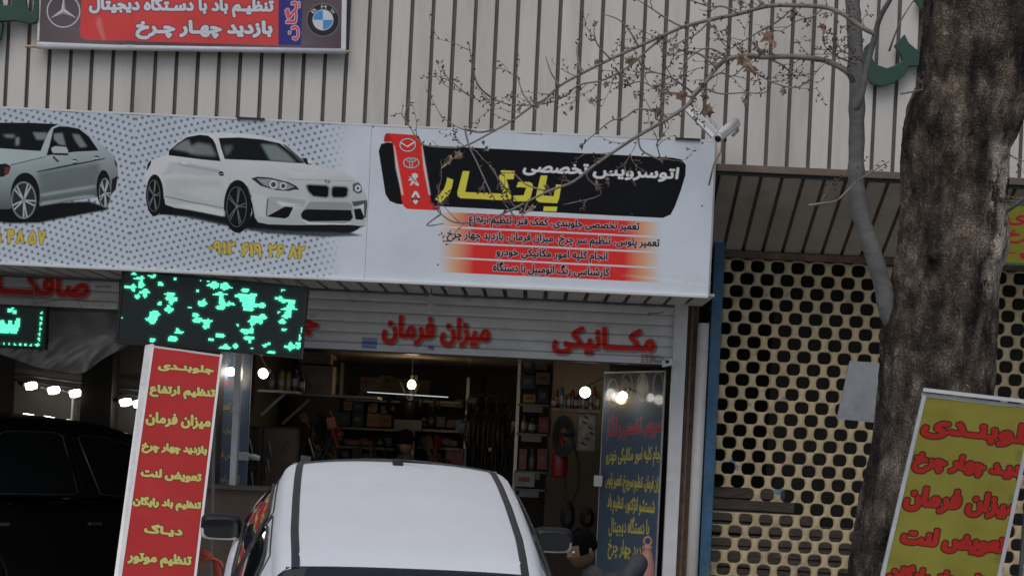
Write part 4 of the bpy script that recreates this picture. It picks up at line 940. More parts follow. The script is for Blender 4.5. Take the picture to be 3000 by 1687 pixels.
# ------------------------------------------------------------------ grey metal plate behind the trunk
pg = MB(); a, b_, c, d = P(2490, 1057, 12.2), P(2640, 1066, 12.2), P(2640, 1245, 12.2), P(2452, 1226, 12.2)
pg.add([a, b_, c, d]+[p+Vector((0, .02, 0)) for p in (a, b_, c, d)], [(0, 1, 2, 3), (7, 6, 5, 4), (0, 4, 5, 1), (1, 5, 6, 2), (2, 6, 7, 3), (3, 7, 4, 0)])
root = empty('metal_plate_sign', tuple(c), label='blank grey metal plate on a post, half hidden behind the trunk', cat='sign')
o = pg.build('plate', m_galv, root); o.matrix_parent_inverse = Matrix.Translation(-c)
o = MB().tube([(P(2600, 1150, 12.25).x, 12.26, .11), (P(2600, 1150, 12.25).x, 12.26, b_.z)], .02, 8).build('post', m_steel, root); o.matrix_parent_inverse = Matrix.Translation(-c)

# ------------------------------------------------------------------ plane tree
tree = empty('plane_tree', (P(2750, 1600, 9.5).x, 9.5, .1), label='thick rough barked plane tree with bare branches and a few dry leaves', cat='tree')
invT = Matrix.Translation(-tree.location)
YT2 = 9.5
prof = [(-420, 2745, 3075), (-100, 2716, 3050), (0, 2712, 3040), (166, 2697, 3032), (254, 2686, 3025), (309, 2660, 3016), (387, 2646, 2990), (430, 2646, 2966), (497, 2648, 2961), (607, 2640, 2952), (718, 2630, 2955), (800, 2613, 2934), (986, 2583, 2922), (1109, 2573, 2918), (1245, 2567, 2905), (1347, 2553, 2890), (1504, 2513, 2872), (1600, 2498, 2862), (1687, 2488, 2850), (2000, 2450, 2850), (2330, 2400, 2900), (2440, 2360, 2960)]
pv = [p[0] for p in prof]; pL = [p[1] for p in prof]; pR = [p[2] for p in prof]
NR, NA = 460, 300
verts = np.zeros((NR, NA, 3)); cols = []
for i in range(NR):
    v = -420+i*(2440+420)/(NR-1); l, r_ = np.interp(v, pv, pL), np.interp(v, pv, pR)
    c = P((l+r_)/2, v, YT2); rad = (r_-l)/2/F*YT2
    for j in range(NA):
        a = 2*PI*j/NA; ca, sa = math.cos(a), math.sin(a)
        # bark: vertical plates split by furrows
        q1 = noise.noise((ca*7+c.z*.8, sa*7, c.z*5.5)); q2 = noise.noise((ca*26, sa*26, c.z*17+q1*1.5)); q3 = noise.noise((ca*55, sa*55, c.z*45)); q0 = noise.noise((ca*2.2, sa*2.2, c.z*2.2+5))
        ridge = 1-abs(q2)*2.2
        knob = .028*math.exp(-((v-745)/45)**2-((a-5.35)/.35)**2) + .02*math.exp(-((v-755)/60)**2-((a-4.4)/.5)**2)-.02*math.exp(-((v-1130)/40)**2-((a-4.9)/.25)**2)
        d = rad*(1+.06*q0)+.010*q1+.014*noise.noise((ca*4+9, sa*4, c.z*3.2))-.010*max(0, ridge-.35)+.004*q3+knob
        verts[i, j] = (c.x+d*ca*.98-.006, c.y+d*sa, c.z)
me = bpy.data.meshes.new('trunk'); vv = verts.reshape(-1, 3)
fs = [(i*NA+j, i*NA+(j+1) % NA, (i+1)*NA+(j+1) % NA, (i+1)*NA+j) for i in range(NR-1) for j in range(NA)]
me.from_pydata(vv.tolist(), [], fs); me.validate()
for p in me.polygons: p.use_smooth = True
mb_ = bpy.data.materials.new('plane_bark'); mb_.use_nodes = True; N = mb_.node_tree.nodes; L = mb_.node_tree.links; b = N['Principled BSDF']; b.inputs['Roughness'].default_value = .9; b.inputs['Specular IOR Level'].default_value = .2
geo = N.new('ShaderNodeNewGeometry'); mp = N.new('ShaderNodeMapping'); mp.inputs['Scale'].default_value = (1, 1, .55); L.new(geo.outputs['Position'], mp.inputs[0])
def nz(sc, det=8, rg_=.6, vec=None):
    n = N.new('ShaderNodeTexNoise'); n.inputs['Scale'].default_value = sc; n.inputs['Detail'].default_value = det; n.inputs['Roughness'].default_value = rg_; L.new(vec or mp.outputs[0], n.inputs['Vector']); return n.outputs[0]
cr_ = N.new('ShaderNodeValToRGB'); L.new(nz(13, 8, .58), cr_.inputs[0]); e = cr_.color_ramp.elements
e[0].position = .30; e[0].color = (.05, .043, .038, 1); e[1].position = .66; e[1].color = (.38, .32, .265, 1); k = e.new(.5); k.color = (.185, .152, .125, 1)
# large darker and rusty areas
mxa = N.new('ShaderNodeMix'); mxa.data_type = 'RGBA'; mxa.blend_type = 'MULTIPLY'; mxa.inputs[0].default_value = 1
cr2 = N.new('ShaderNodeValToRGB'); L.new(nz(4.2, 7, .6), cr2.inputs[0]); e = cr2.color_ramp.elements; e[0].position = .42; e[0].color = (.36, .34, .35, 1); e[1].position = .58; e[1].color = (1.25, 1.2, 1.12, 1)
L.new(cr_.outputs[0], mxa.inputs[6]); L.new(cr2.outputs[0], mxa.inputs[7])
vo = N.new('ShaderNodeTexVoronoi'); vo.feature = 'DISTANCE_TO_EDGE'; vo.inputs['Scale'].default_value = 46
mp2 = N.new('ShaderNodeMapping'); mp2.inputs['Scale'].default_value = (1, 1, .30); L.new(geo.outputs['Position'], mp2.inputs[0])
dv = N.new('ShaderNodeVectorMath'); dv.operation = 'MULTIPLY_ADD'; nn_ = N.new('ShaderNodeTexNoise'); nn_.inputs['Scale'].default_value = 12; nn_.inputs['Detail'].default_value = 4; L.new(geo.outputs['Position'], nn_.inputs['Vector'])
L.new(nn_.outputs[1], dv.inputs[0]); dv.inputs[1].default_value = (.16, .16, .16); L.new(mp2.outputs[0], dv.inputs[2]); L.new(dv.outputs[0], vo.inputs['Vector'])
fr_ = N.new('ShaderNodeMapRange'); fr_.inputs[1].default_value = .0; fr_.inputs[2].default_value = .30; fr_.inputs[3].default_value = .60; L.new(vo.outputs['Distance'], fr_.inputs[0])
mxc = N.new('ShaderNodeVectorMath'); mxc.operation = 'SCALE'; L.new(mxa.outputs[2], mxc.inputs[0]); L.new(fr_.outputs[0], mxc.inputs['Scale'])
# pale strip where the outer bark came off, at the right flank above the sign
sx = N.new('ShaderNodeSeparateXYZ'); L.new(geo.outputs['Position'], sx.inputs[0])
pz = P(2950, 620, 9.3)
def rng(sock, a, b2, c=0, d=1):
    r = N.new('ShaderNodeMapRange'); r.inputs[1].default_value = a; r.inputs[2].default_value = b2; r.inputs[3].default_value = c; r.inputs[4].default_value = d; L.new(sock, r.inputs[0]); return r.outputs[0]
def mul(a, b2):
    m = N.new('ShaderNodeMath'); m.operation = 'MULTIPLY'; L.new(a, m.inputs[0]); L.new(b2, m.inputs[1]); return m.outputs[0]
pale = mul(mul(rng(sx.outputs[0], pz.x-.13, pz.x-.08), rng(sx.outputs[2], pz.z-.50, pz.z-.35)), rng(sx.outputs[2], pz.z+.42, pz.z+.32))
pale = mul(pale, rng(nz(9, 6), .40, .46))
mxb = N.new('ShaderNodeMix'); mxb.data_type = 'RGBA'; L.new(pale, mxb.inputs[0]); L.new(mxc.outputs[0], mxb.inputs[6])
cr3 = N.new('ShaderNodeValToRGB'); L.new(nz(14, 8), cr3.inputs[0]); e = cr3.color_ramp.elements; e[0].position = .36; e[0].color = (.14, .095, .065, 1); e[1].position = .52; e[1].color = (.66, .56, .45, 1)
L.new(cr3.outputs[0], mxb.inputs[7]); L.new(mxb.outputs[2], b.inputs['Base Color'])
bn = N.new('ShaderNodeBump'); bn.inputs['Strength'].default_value = 1; bn.inputs['Distance'].default_value = .02
ad_ = N.new('ShaderNodeMath'); ad_.operation = 'MULTIPLY_ADD'; L.new(nz(38, 8, .7), ad_.inputs[0]); ad_.inputs[1].default_value = 1.0; L.new(fr_.outputs[0], ad_.inputs[2]); L.new(ad_.outputs[0], bn.inputs['Height']); L.new(bn.outputs[0], b.inputs['Normal'])
me.materials.append(mb_)
o = link('trunk', me, tree); o.matrix_parent_inverse = invT
m_hole = mat('red_brown_heartwood', (.07, .035, .022), .85, var=.5, vs=30, bump=.6)
for (x, y, rx, rz, nm) in ((2912, 583, .050, .013, 'bark_scar'), (2908, 712, .034, .026, 'knot'), (2926, 735, .026, .030, 'knot'), (2898, 690, .022, .016, 'knot'), (2765, 748, .085, .030, 'bark_fold'), (2845, 1135, .030, .026, 'pale_knot')):
    c = P(x, y, {'bark_scar': 9.315, 'knot': 9.30, 'bark_fold': 9.235, 'pale_knot': 9.262}[nm]); mb = MB(); mb.lathe([(math.sin(PI*k_/12)+.001, -math.cos(PI*k_/12)) for k_ in range(13)], 22)
    vs = [Vector((q_[0]*rx, q_[1]*.022, q_[2]*rz))*(1+.7*noise.noise((q_[0]*2.6, q_[1]*2.6, q_[2]*2.6+x))) for q_ in mb.v]
    o = MB().add([c+v_ for v_ in vs], mb.f).build(nm, m_hole if nm in ('knot', 'bark_scar') else mat('dark_bark_fold', (.035, .030, .027), .9, var=.4, vs=40, bump=1, bs=60) if nm == 'bark_fold' else mat('pale_bark_knot', (.30, .22, .17), .85, var=.3, vs=40, bump=.6), tree, True); o.matrix_parent_inverse = invT
m_young = mat('smooth_grey_bark', (.19, .182, .172), .75, var=.22, vs=10, stretch=(1, 1, 3), dirt=.3, dirtc=(.09, .08, .07), bump=.15, bs=60)
m_branch = mat('pale_branch_bark', (.27, .24, .21), .8, var=.25, vs=14, dirt=.3, dirtc=(.12, .10, .09), bump=.2, bs=80)
m_twig = mat('twig_bark', (.27, .225, .19), .8, var=.25, vs=30)
def spl(pts, n=5):
    p = [Vector(x) for x in pts]; out = []
    for i in range(len(p)-1):
        a, b, c, d = p[max(i-1, 0)], p[i], p[i+1], p[min(i+2, len(p)-1)]
        for k in range(n):
            t = k/n; out.append(.5*((2*b)+(-a+c)*t+(2*a-5*b+4*c-d)*t*t+(-a+3*b-3*c+d)*t**3))
    return out+[p[-1]]
def limb(pts, w0, w1, Y0, Y1, name='branch', m=m_young, n=10, power=1.0, wob=0):
    ps = []; N_ = len(pts)
    for i, (u, v) in enumerate(pts):
        t = i/(N_-1); Y = Y0+(Y1-Y0)*t+wob*noise.noise((i*.7, u*.01, 3)); ps.append(P(u, v, Y))
    q_ = spl(ps); rad = []
    for i in range(len(q_)):
        t = (i/(len(q_)-1))**power; rad.append((w0*(1-t)+w1*t)/2/F*q_[i].y*(1+.12*noise.noise((i*.6, u, 1))))
    return q_, rad
def addlimb(*a, **k):
    q_, rad = limb(*a, **{kk: vv_ for kk, vv_ in k.items() if kk not in ('name', 'm')})
    o = MB().tube(q_, rad, 10 if rad[0] > .006 else 6).build(k.get('name', 'branch'), k.get('m', m_young), tree, True); o.matrix_parent_inverse = invT
    return q_, rad
stem = [(2480, -330), (2488, -150), (2497, 0), (2504, 100), (2510, 221), (2510, 386), (2508, 524), (2514, 580), (2524, 640), (2550, 718), (2572, 790), (2590, 850), (2606, 925), (2660, 1010), (2730, 1080)]
qs, rs = limb(stem, 40, 56, 9.2, 9.5); rs = [r_*(1+.10*max(0, math.sin(i*1.15))**8) for i, r_ in enumerate(rs)]
o = MB().tube(qs, rs, 20).build('branch', m_young, tree, True); o.matrix_parent_inverse = invT
limbs = {}
A1 = [(2508, 318), (2522, 290), (2541, 190), (2562, 110), (2575, 60), (2592, 26), (2612, -10), (2640, -90)]
limbs['a0'] = addlimb(A1, 20, 13, 9.1, 8.8)
AA = [(2562, 99), (2530, 84), (2497, 61), (2464, 39), (2414, 22), (2331, 17), (2248, 19), (2166, 41), (2083, 58), (2000, 80), (1963, 96), (1870, 137), (1789, 174), (1702, 217), (1640, 252), (1596, 292), (1559, 311), (1509, 348), (1435, 391), (1360, 429), (1298, 432), (1236, 422), (1205, 379), (1174, 332)]
limbs['a'] = addlimb(AA, 15, 3.0, 8.9, 9.6, wob=.1, m=m_branch)
BB = [(2498, 236), (2486, 215), (2464, 199), (2420, 179), (2375, 171), (2309, 166), (2237, 168), (2190, 163), (2133, 174), (2099, 199), (2066, 243), (2033, 276), (2019, 304), (1957, 348), (1870, 398), (1795, 447), (1733, 491), (1677, 534), (1609, 559), (1547, 590), (1472, 627), (1404, 649), (1335, 652), (1292, 627), (1267, 596)]
limbs['b'] = addlimb(BB, 19, 3.2, 9.15, 8.6, wob=.1, m=m_branch)
CC = [(1960, 98), (1905, 140), (1850, 190), (1795, 222), (1757, 238), (1696, 250), (1650, 285), (1590, 305), (1500, 308), (1447, 292), (1410, 295), (1385, 285), (1335, 252)]
limbs['c'] = addlimb(CC, 7, 2.6, 9.2, 9.3, m=m_branch)
more = [[(1447, 292), (1404, 255), (1385, 200), (1373, 121)], [(1447, 379), (1404, 388), (1348, 376), (1295, 345)], [(1363, 383), (1375, 430), (1398, 478), (1435, 559), (1450, 584)], [(1435, 485), (1472, 540), (1515, 592)],
        [(2133, 174), (2100, 150), (2060, 144), (2010, 180), (1985, 235), (1950, 262)], [(2190, 163), (2200, 200), (2260, 240), (2340, 255), (2420, 182)], [(2019, 304), (2060, 262), (2110, 275), (2180, 272), (2240, 272), (2262, 240)],
        [(2331, 17), (2280, 62), (2230, 90), (2180, 120), (2130, 150), (2080, 190)], [(2166, 41), (2120, 20), (2080, 20), (2020, 0), (1960, -20)], [(2414, 22), (2380, 50), (2340, 60), (2290, 92)], [(2248, 19), (2200, -12), (2150, -30)],
        [(1957, 348), (1930, 330), (1870, 320), (1830, 345), (1790, 355), (1740, 395), (1700, 430)], [(1870, 398), (1880, 440), (1935, 470), (1938, 474), (1925, 420), (1945, 395)], [(2509, 187), (2460, 170), (2420, 140), (2410, 115)], [(2530, 182), (2500, 165), (2460, 150), (2395, 145)],
        [(2033, 276), (2000, 250), (1960, 225), (1900, 205), (1860, 170)], [(2040, 290), (1990, 275), (1935, 268), (1880, 240), (1840, 250)], [(1733, 491), (1720, 520), (1760, 570), (1650, 600)], [(1789, 174), (1750, 130), (1740, 90)], [(1870, 137), (1850, 100), (1815, 60), (1760, 40)],
        [(1702, 217), (1690, 150), (1700, 115)], [(1640, 252), (1615, 215), (1598, 165)], [(1559, 311), (1530, 270), (1510, 200)], [(1292, 627), (1250, 660), (1300, 655)], [(2099, 199), (2050, 160), (2000, 150), (1955, 165)], [(2066, 243), (2110, 215), (2150, 222), (2200, 170)],
        [(2237, 168), (2290, 190), (2330, 222), (2380, 215)], [(2000, 80), (1960, 60), (1900, 20), (1850, -10)], [(2083, 58), (2040, 100), (2000, 120), (1960, 150)], [(1596, 559), (1540, 540), (1500, 500)], [(1547, 590), (1520, 640), (1480, 600)],
        [(2368, 602), (2410, 596), (2450, 588), (2490, 552), (2515, 528), (2560, 500), (2605, 473)], [(2605, 150), (2640, 60), (2700, -30)], [(3050, 540), (2990, 590), (2952, 618)], [(2640, 275), (2680, 268), (2700, 262)], [(2960, 455), (2990, 470), (3040, 480)]]
twig_m = MB()
buds = MB()
def twigpath(p0, d, L, rad, depth):
    pts = [p0]; dd = d.normalized(); n = max(3, int(L/.035))
    for i in range(n):
        dd = (dd+Vector((rnd.gauss(0, .16), rnd.gauss(0, .12), rnd.gauss(0, .16)+.02))).normalized(); pts.append(pts[-1]+dd*L/n)
    rr = [max(.0010, rad*(1-.6*i/n)) for i in range(n+1)]
    twig_m.tube(pts, rr, 5)
    for i in range(1, n+1):
        if rnd.random() < .75:
            s_ = rnd.choice((-1, 1)); e_ = (dd.cross(Vector((0, 1, 0)))*s_+dd*.8+Vector((0, rnd.uniform(-.5, .5), 0))).normalized()
            l_ = rnd.uniform(.008, .022); buds.tube([pts[i], pts[i]+e_*l_*.6, pts[i]+e_*l_], [.0012, .0042, .0008], 5)
        if depth > 0 and rnd.random() < .30:
            s_ = rnd.choice((-1, 1)); e_ = (dd.cross(Vector((0, 1, 0)))*s_*rnd.uniform(.4, 1)+dd).normalized(); twigpath(pts[i], e_, L*rnd.uniform(.3, .6), rad*.7, depth-1)
tips = []
for i, pts in enumerate(more):
    Y0 = 9.0+rnd.uniform(-.15, .2) if i < len(more)-6 else 9.1
    q_, rad = addlimb(pts, 6.5 if i not in (31, 33) else 9, 2.6 if i != 33 else 12, Y0, Y0+rnd.uniform(-.2, .2), name='side_branch', m=m_twig if i != 33 else m_young, wob=.08)
    limbs['m%d' % i] = (q_, rad)
for kname, (q_, rad) in limbs.items():
    if kname == 'a0': continue
    dens = .19 if kname in ('a', 'b', 'c') else .17
    for i in range(4, len(q_)):
        if rnd.random() < dens*(1.3 if q_[i].x > .4 else .8):
            t = (q_[i]-q_[i-1]).normalized(); s_ = rnd.choice((-1, 1, -1))
            e_ = (t.cross(Vector((0, 1, 0)))*s_*rnd.uniform(.4, 1.1)+t+Vector((0, rnd.uniform(-.3, .3), 0))).normalized()
            twigpath(q_[i], e_, rnd.uniform(.05, .20), .0026, 2)
    for i in range(6, len(q_)):
        if rnd.random() < .3:
            e_ = Vector((rnd.uniform(-1, 1), rnd.uniform(-.5, .5), rnd.uniform(-1, 1))).normalized(); buds.tube([q_[i], q_[i]+e_*.010+e_*rad[i], q_[i]+e_*.018+e_*rad[i]], [.0018, .0048, .001], 5)
o = twig_m.build('twigs', m_twig, tree, True, kind='stuff'); o.matrix_parent_inverse = invT
o = buds.build('buds', mat('bud_brown', (.12, .06, .045), .7), tree, True, kind='stuff'); o.matrix_parent_inverse = invT
# dry leaves
m_leaf = [mat('dry_leaf_%s' % n_, c_, .8, var=.3, vs=40) for n_, c_ in (('tan', (.33, .24, .165)), ('rust', (.24, .15, .10)), ('pale', (.40, .31, .22)))]
def leaf_mesh(mi, seed):
    r_ = random.Random(seed); L_ = []
    lob = [(0, -.12), (.20, .02), (.48, -.10), (.40, .22), (.62, .42), (.32, .48), (.22, .62), (0, 1.0), (-.24, .60), (-.34, .46), (-.60, .40), (-.40, .20), (-.46, -.08), (-.20, .02)]
    c = (0, .25); mb = MB(); ring = []
    def zf(x, y): return .30*abs(x)**1.3*r_c[0]+.25*y*y*r_c[1]+.10*math.sin(x*9+seed)+.08*math.sin(y*11)
    r_c = (r_.choice((-1, 1))*r_.uniform(1.6, 3.2), r_.choice((-1, 1))*r_.uniform(1.2, 2.8))
    vs = [(c[0], c[1], 0)]; n = len(lob)
    for s_ in (.35, .7, 1.0):
        for x, y in lob:
            xx = c[0]+(x-c[0])*s_; yy = c[1]+(y-c[1])*s_; vs.append((xx+r_.uniform(-.03, .03), yy+r_.uniform(-.03, .03), zf(xx, yy)))
    fs = [(0, 1+i, 1+(i+1) % n) for i in range(n)]
    for k in range(2): fs += [(1+k*n+i, 1+(k+1)*n+i, 1+(k+1)*n+(i+1) % n, 1+k*n+(i+1) % n) for i in range(n)]
    mb.add(vs, fs); mb.tube([(0, -.1, 0), (.03, -.35, .05), (0, -.55, 0)], .012, 4)
    return mb.mesh('leaf', m_leaf[mi], True)
lm = [leaf_mesh(i % 3, i*3+1) for i in range(9)]
lv = [z2(x, y)+(s_,) for x, y, s_ in ((1205, 280, 30), (1355, 270, 38), (1165, 470, 34), (1125, 400, 24), (840, 510, 20), (1045, 530, 20), (515, 738, 46), (566, 728, 32), (690, 695, 24), (1380, 440, 24), (1505, 515, 40), (1600, 440, 40), (1745, 510, 44), (1885, 265, 55), (1205, 862, 40), (1257, 840, 30), (958, 878, 38), (850, 985, 32), (915, 975, 34), (815, 1035, 24), (1133, 680, 20), (1720, 440, 30), (670, 665, 18), (1090, 500, 18), (1470, 575, 18), (930, 495, 20), (1250, 385, 22))]
lv += [z3(x, y)+(s_,) for x, y, s_ in ((455, 170, 62), (600, 60, 30), (565, 90, 30), (750, 130, 34), (890, 125, 38), (300, 290, 60), (380, 350, 50), (425, 265, 34), (540, 472, 24), (150, 575, 40), (330, 535, 18), (430, 12, 24), (205, 92, 22), (10, 490, 26), (110, 500, 24), (640, 20, 30), (770, 75, 24), (820, 110, 18))]
for i, (u, v, s_) in enumerate(lv):
    c = P(u, v, 9.0+rnd.uniform(-.15, .15)); sc = s_/F*9.0*.95
    o = link('leaf', lm[rnd.randrange(9)], tree); o.matrix_parent_inverse = invT
    o.location = c; o.rotation_euler = (rnd.uniform(.7, 2.3), rnd.uniform(-1.0, 1.0)+PI, rnd.uniform(-.8, .8)); o.scale = (sc*rnd.uniform(.45, .9), sc, sc)
    if i < 8 or rnd.random() < .5: pass
# ------------------------------------------------------------------ green letters on the cream strips
m_green = mat('dark_green_letter', (.022, .075, .048), .45, var=.1, dirt=.15)
def letter(polys, rg, Y, name, label, depth=.05):
    mb = MB()
    for p in polys:
        w3 = [P(*rg(*q_), Y) for q_ in p]; mb.prism([(q_.x, q_.z) for q_ in w3], Y, Y+depth)
    return mb.build(name, m_green, bevel=.004, label=label, cat='letter', group='green letters fixed on the facade')
letter([[(1125, 240), (1178, 182), (1200, 225), (1235, 262), (1290, 268), (1330, 262), (1330, 345), (1290, 330), (1262, 350), (1225, 350), (1190, 330), (1172, 352), (1130, 385), (1085, 395), (1030, 392), (985, 372), (968, 330), (960, 285), (975, 235), (1005, 218), (1008, 250), (1000, 290), (1008, 330), (1040, 355), (1085, 362), (1130, 345), (1160, 320), (1168, 300), (1150, 270)][:0] or
        [(1125, 240), (1178, 182), (1200, 228), (1240, 262), (1300, 268), (1330, 262), (1330, 340), (1262, 350), (1200, 350), (1180, 400), (1120, 440), (1050, 458), (1000, 440), (970, 395), (957, 320), (970, 245), (1005, 218), (1012, 260), (1005, 310), (1030, 345), (1085, 362), (1130, 345), (1168, 325), (1165, 300)]], z3, 13.42, 'facade_letter', 'dark green curved metal letter between young stem and trunk')
letter([[(1235, 0), (1275, 0), (1330, 35), (1330, 70), (1285, 60), (1260, 42)], [(1235, 0), (1260, -40), (1340, -40), (1330, 35), (1275, 0)]], z3, 13.42, 'facade_letter', 'small green letter piece beside the trunk at the top edge')
letter([[(-700, 350), (0, 360), (250, 345), (400, 372), (500, 400), (590, 380), (640, 330), (640, -200), (560, -200), (560, 60), (550, 180), (525, 215), (490, 200), (440, 100), (425, -40), (200, -100), (195, 90), (35, 90), (10, -50), (-700, -50)]], t1, 13.40, 'facade_letter', 'broad dark green metal letter left of the hanging banner')
letter([[(-300, 380), (40, 380), (10, 640), (-60, 700), (-300, 700)]], t1, 13.41, 'facade_letter', 'tail of a green letter under the broad one at left')

# ------------------------------------------------------------------ cameras and ducts
rc = R(7.246, 1960, 280)
def cam_bullet():
    a, b_ = P(*rc(1040, 915), 12.95), P(*rc(1420, 590), 13.2)
    root = empty('security_camera', tuple(b_), label='white bullet security camera pointing down at the corner of the signboard', cat='camera'); inv = Matrix.Translation(-b_)
    d = (b_-a).normalized(); m_cw = mat('camera_white', (.62, .62, .58), .35, dirt=.4, dirtc=(.35, .28, .2), ds=12)
    def add(mb, n_, m, sm=True): o = mb.build(n_, m, root, sm); o.matrix_parent_inverse = inv
    add(MB().tube([a, a+d*.03, b_-d*.03, b_, b_+d*.012], [.029, .032, .034, .034, .020], 20), 'body', m_cw)
    add(MB().tube([a-d*.004, a+d*.001], [.0225, .0225], 20), 'lens', m_black)
    add(MB().tube([a+d*.01+Vector((0, -.01, .02)), b_-d*.01+Vector((0, -.006, .016))], [.027, .030], 14), 'sun_hood', m_cw)
    add(MB().tube([b_, b_+Vector((.02, .06, -.04)), b_+Vector((.0, .16, -.06))], .014, 10), 'bracket', m_cw)
    add(MB().tube([a+d*.09+Vector((0, 0, -.035)), a+d*.05+Vector((.01, .03, -.10)), a+Vector((-.01, .12, -.16)), a+Vector((-.03, .2, -.30))], .007, 8), 'cable', m_wood)
    add(MB().box(a+d*.11+Vector((.01, 0, -.045)), (.02, .02, .025)), 'clamp', m_black, False)
cam_bullet()
a, b_ = P(*rc(430, 270), 13.05), P(*rc(985, 830), 12.98); d = (b_-a); dn2 = d.normalized(); up = Vector((-dn2.z, 0, dn2.x))
if up.z < 0: up = -up
root = empty('spike_strip', tuple(a), label='white plastic bar with thin spikes running down to the bullet camera', cat='bird spikes'); inv = Matrix.Translation(-a)
rot = Matrix((dn2, Vector((0, 1, 0)), up)).transposed()
o = MB().box((a+b_)/2, (d.length, .05, .052), rot).build('bar', m_white, root); o.matrix_parent_inverse = inv
o = MB().box((a+b_)/2-up*.030, (d.length, .055, .010), rot).build('under_edge', m_galv, root); o.matrix_parent_inverse = inv
sp_ = MB()
for k in range(34):
    p = a+d*(k+.5)/34+up*.026; sp_.tube([p, p+Vector((rnd.uniform(-.012, .012), rnd.uniform(-.02, .02), rnd.uniform(.03, .055)))], .0014, 4)
    sp_.box(p-up*.02+Vector((0, -.026, 0)), (.0025, .003, .03), rot)
o = sp_.build('spikes', m_steel, root, kind='stuff'); o.matrix_parent_inverse = inv
# small camera on the jamb
c = P(1955, 1062, 14.30); root = empty('security_camera', tuple(c), label='small boxy white camera fixed to the jamb under the shutter end', cat='camera'); inv = Matrix.Translation(-c)
o = MB().box(c, (.085, .06, .055), Matrix.Rotation(-.25, 3, 'Y')).build('body', m_white, root, bevel=.006); o.matrix_parent_inverse = inv
o = MB().box(c+Vector((-.003, -.031, .006)), (.028, .004, .022)).build('window', m_black, root); o.matrix_parent_inverse = inv
o = MB().tube([c+Vector((-.03, .01, .02)), c+Vector((-.09, .03, .025)), c+Vector((-.10, .09, .02))], [.022, .030, .02], 12).build('mount', m_galv, root, True); o.matrix_parent_inverse = inv
# hanging bulb holder below the soffit
c = P(1262, 862, 13.95); root = empty('bulb_holder', tuple(c), label='unlit bulb in a white holder hanging from the soffit', cat='lamp'); inv = Matrix.Translation(-c)
o = MB().lathe([(.006, .0), (.016, -.012), (.017, -.05), (.020, -.055)], 14, c).build('socket', m_white, root, True); o.matrix_parent_inverse = inv
o = MB().lathe([(.014, -.055), (.024, -.075), (.022, -.095), (.004, -.105)], 14, c).build('bulb', mat('bulb_glass', (.6, .6, .58), .15), root, True); o.matrix_parent_inverse = inv
o = MB().tube([c, c+Vector((.003, 0, .03)), c+Vector((.0, 0, 3.13-c.z))], .004, 6).build('cord', m_dark, root); o.matrix_parent_inverse = inv

